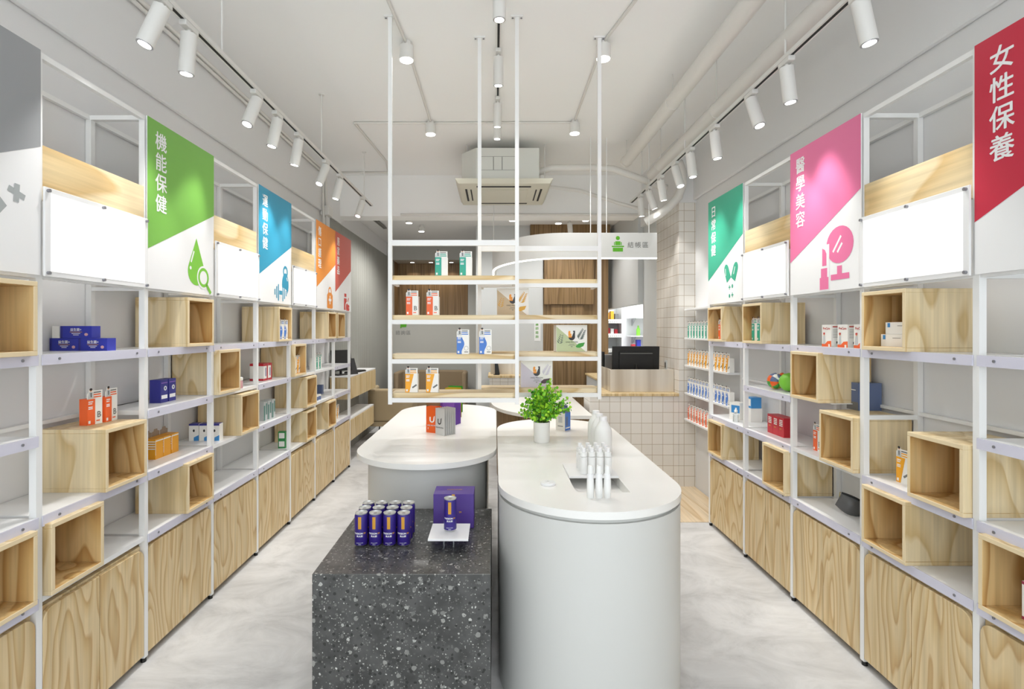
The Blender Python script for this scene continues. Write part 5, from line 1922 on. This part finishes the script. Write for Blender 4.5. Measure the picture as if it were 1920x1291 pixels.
# ------------------------------------------------------------------ consulting corner, far left
t = thing('floating_cabinet', 'oak wall cabinet with white top carrying the keyboard', 'cabinet', (0, 0, 0))
MB().box(XL + 0.02, -1.61, 5.89, 7.13, 0.72, 0.965, 'oak').build('body', t)
MB().box(XL + 0.02, -1.60, 5.88, 7.14, 0.965, 0.98, 'shelf_white').build('worktop', t)
for y0, y1 in ((5.895, 6.62), (6.625, 7.125)):
    MB().box(-1.61, -1.594, y0, y1, 0.725, 0.96, 'oak').build('drawer_front', t, bevel=0.001, seg=1)
t = thing('floating_cabinet', 'low oak wall bench below the keyboard cabinet', 'cabinet', (0, 0, 0))
MB().box(XL + 0.02, -1.61, 5.83, 7.03, 0.26, 0.495, 'oak').build('body', t)
MB().box(XL + 0.02, -1.60, 5.825, 7.04, 0.495, 0.512, 'shelf_white').build('worktop', t)
for i in range(4):
    MB().box(-1.61, -1.594, 5.835 + 0.298 * i, 5.835 + 0.298 * i + 0.292, 0.264, 0.492, 'oak').build('drawer_front', t, bevel=0.001, seg=1)
monitor((-1.72, 6.02, 0.98), R(55), 0.26, 0.235, 'dark monitor behind the far end of left shelving', R(-8), 0.05)
t = thing('keyboard', 'black keyboard on the white wall cabinet top', 'keyboard', (-1.68, 6.42, 0.98), R(80))
MB().box(-0.19, 0.19, -0.055, 0.055, 0, 0.016, 'black').build('base', t, bevel=0.004)
m_ = MB()
for i in range(15):
    for j in range(5):
        m_.box(-0.18 + i * 0.024, -0.162 + i * 0.024, -0.048 + j * 0.0195, -0.032 + j * 0.0195, 0.016, 0.021, 'dark_plastic')
m_.build('keys', t)
t = thing('tablet_stand', 'slim black tablet leaning on the wall cabinet', 'tablet', (-1.655, 6.16, 0.98), R(60))
MB().add([(-0.06, -0.045, 0), (0.06, -0.045, 0), (0.06, 0.02, 0.18), (-0.06, 0.02, 0.18), (-0.06, -0.037, 0), (0.06, -0.037, 0), (0.06, 0.028, 0.18), (-0.06, 0.028, 0.18)],
         [(0, 1, 2, 3), (5, 4, 7, 6), (1, 5, 6, 2), (4, 0, 3, 7), (3, 2, 6, 7), (0, 4, 5, 1)], 'black').build('casing', t)
MB().box(-0.04, 0.04, -0.02, 0.06, 0, 0.008, 'black').build('foot', t)


def rounded(w, d, r, n=8):
    p = []
    for cx, cy, s in ((w / 2 - r, -d / 2 + r, -PI / 2), (w / 2 - r, d / 2 - r, 0), (-w / 2 + r, d / 2 - r, PI / 2), (-w / 2 + r, -d / 2 + r, PI)):
        p += [(cx + r * math.cos(s + PI / 2 * j / n), cy + r * math.sin(s + PI / 2 * j / n)) for j in range(n + 1)]
    return p


def tub(loc, rz, w, d, h, m, label, cat, z0=0.2):
    t = thing('tub_chair' if cat == 'chair' else 'sofa', label, cat, loc, rz)
    MB().prism(rounded(w, d, 0.14), z0, z0 + 0.06, m).build('base_frame', t, smooth=40, bevel=0.015)
    MB().prism(rounded(w - 0.16, d - 0.1, 0.1), z0 + 0.06, z0 + 0.22, m).build('seat', t, smooth=40, bevel=0.03)
    # wrap-round back: a U-shaped wall
    n = 10
    r = 0.16
    P = [(-w / 2, -d / 2 + 0.05)] + [(-w / 2 + r + r * math.cos(a), d / 2 - r + r * math.sin(a)) for a in [PI - PI / 2 * j / n for j in range(n + 1)]]
    P += [(w / 2 - r + r * math.cos(a), d / 2 - r + r * math.sin(a)) for a in [PI / 2 - PI / 2 * j / n for j in range(n + 1)]] + [(w / 2, -d / 2 + 0.05)]
    ribbon(P, 0.075, z0 + 0.06, h, m).build('backrest', t, smooth=40, bevel=0.03, seg=3)
    for sx in (-1, 1):
        for sy in (-1, 1):
            MB().cyl((sx * (w / 2 - 0.14), sy * (d / 2 - 0.14), 0), (sx * (w / 2 - 0.16), sy * (d / 2 - 0.16), z0), 0.009, 'black', 10).build('leg', t)


tub((-1.42, 7.42, 0), PI, 0.62, 0.60, 0.70, 'chair_fabric', 'beige tub chair with thin black legs, back turned to camera', 'chair')
tub((-1.02, 8.62, 0), 0, 1.15, 0.62, 0.82, 'sofa', 'brown rounded sofa against the far grey wall', 'sofa')
t = thing('coat_hook', 'black hook on the narrow grey wall right of the sofa', 'hook', (-0.42, 9.1, 1.0))
MB().box(-0.012, 0.012, -0.012, 0, -0.06, 0.06, 'black').build('plate', t)
MB().cyl((0, -0.01, -0.03), (0, -0.05, -0.01), 0.006, 'black', 8).build('peg', t)
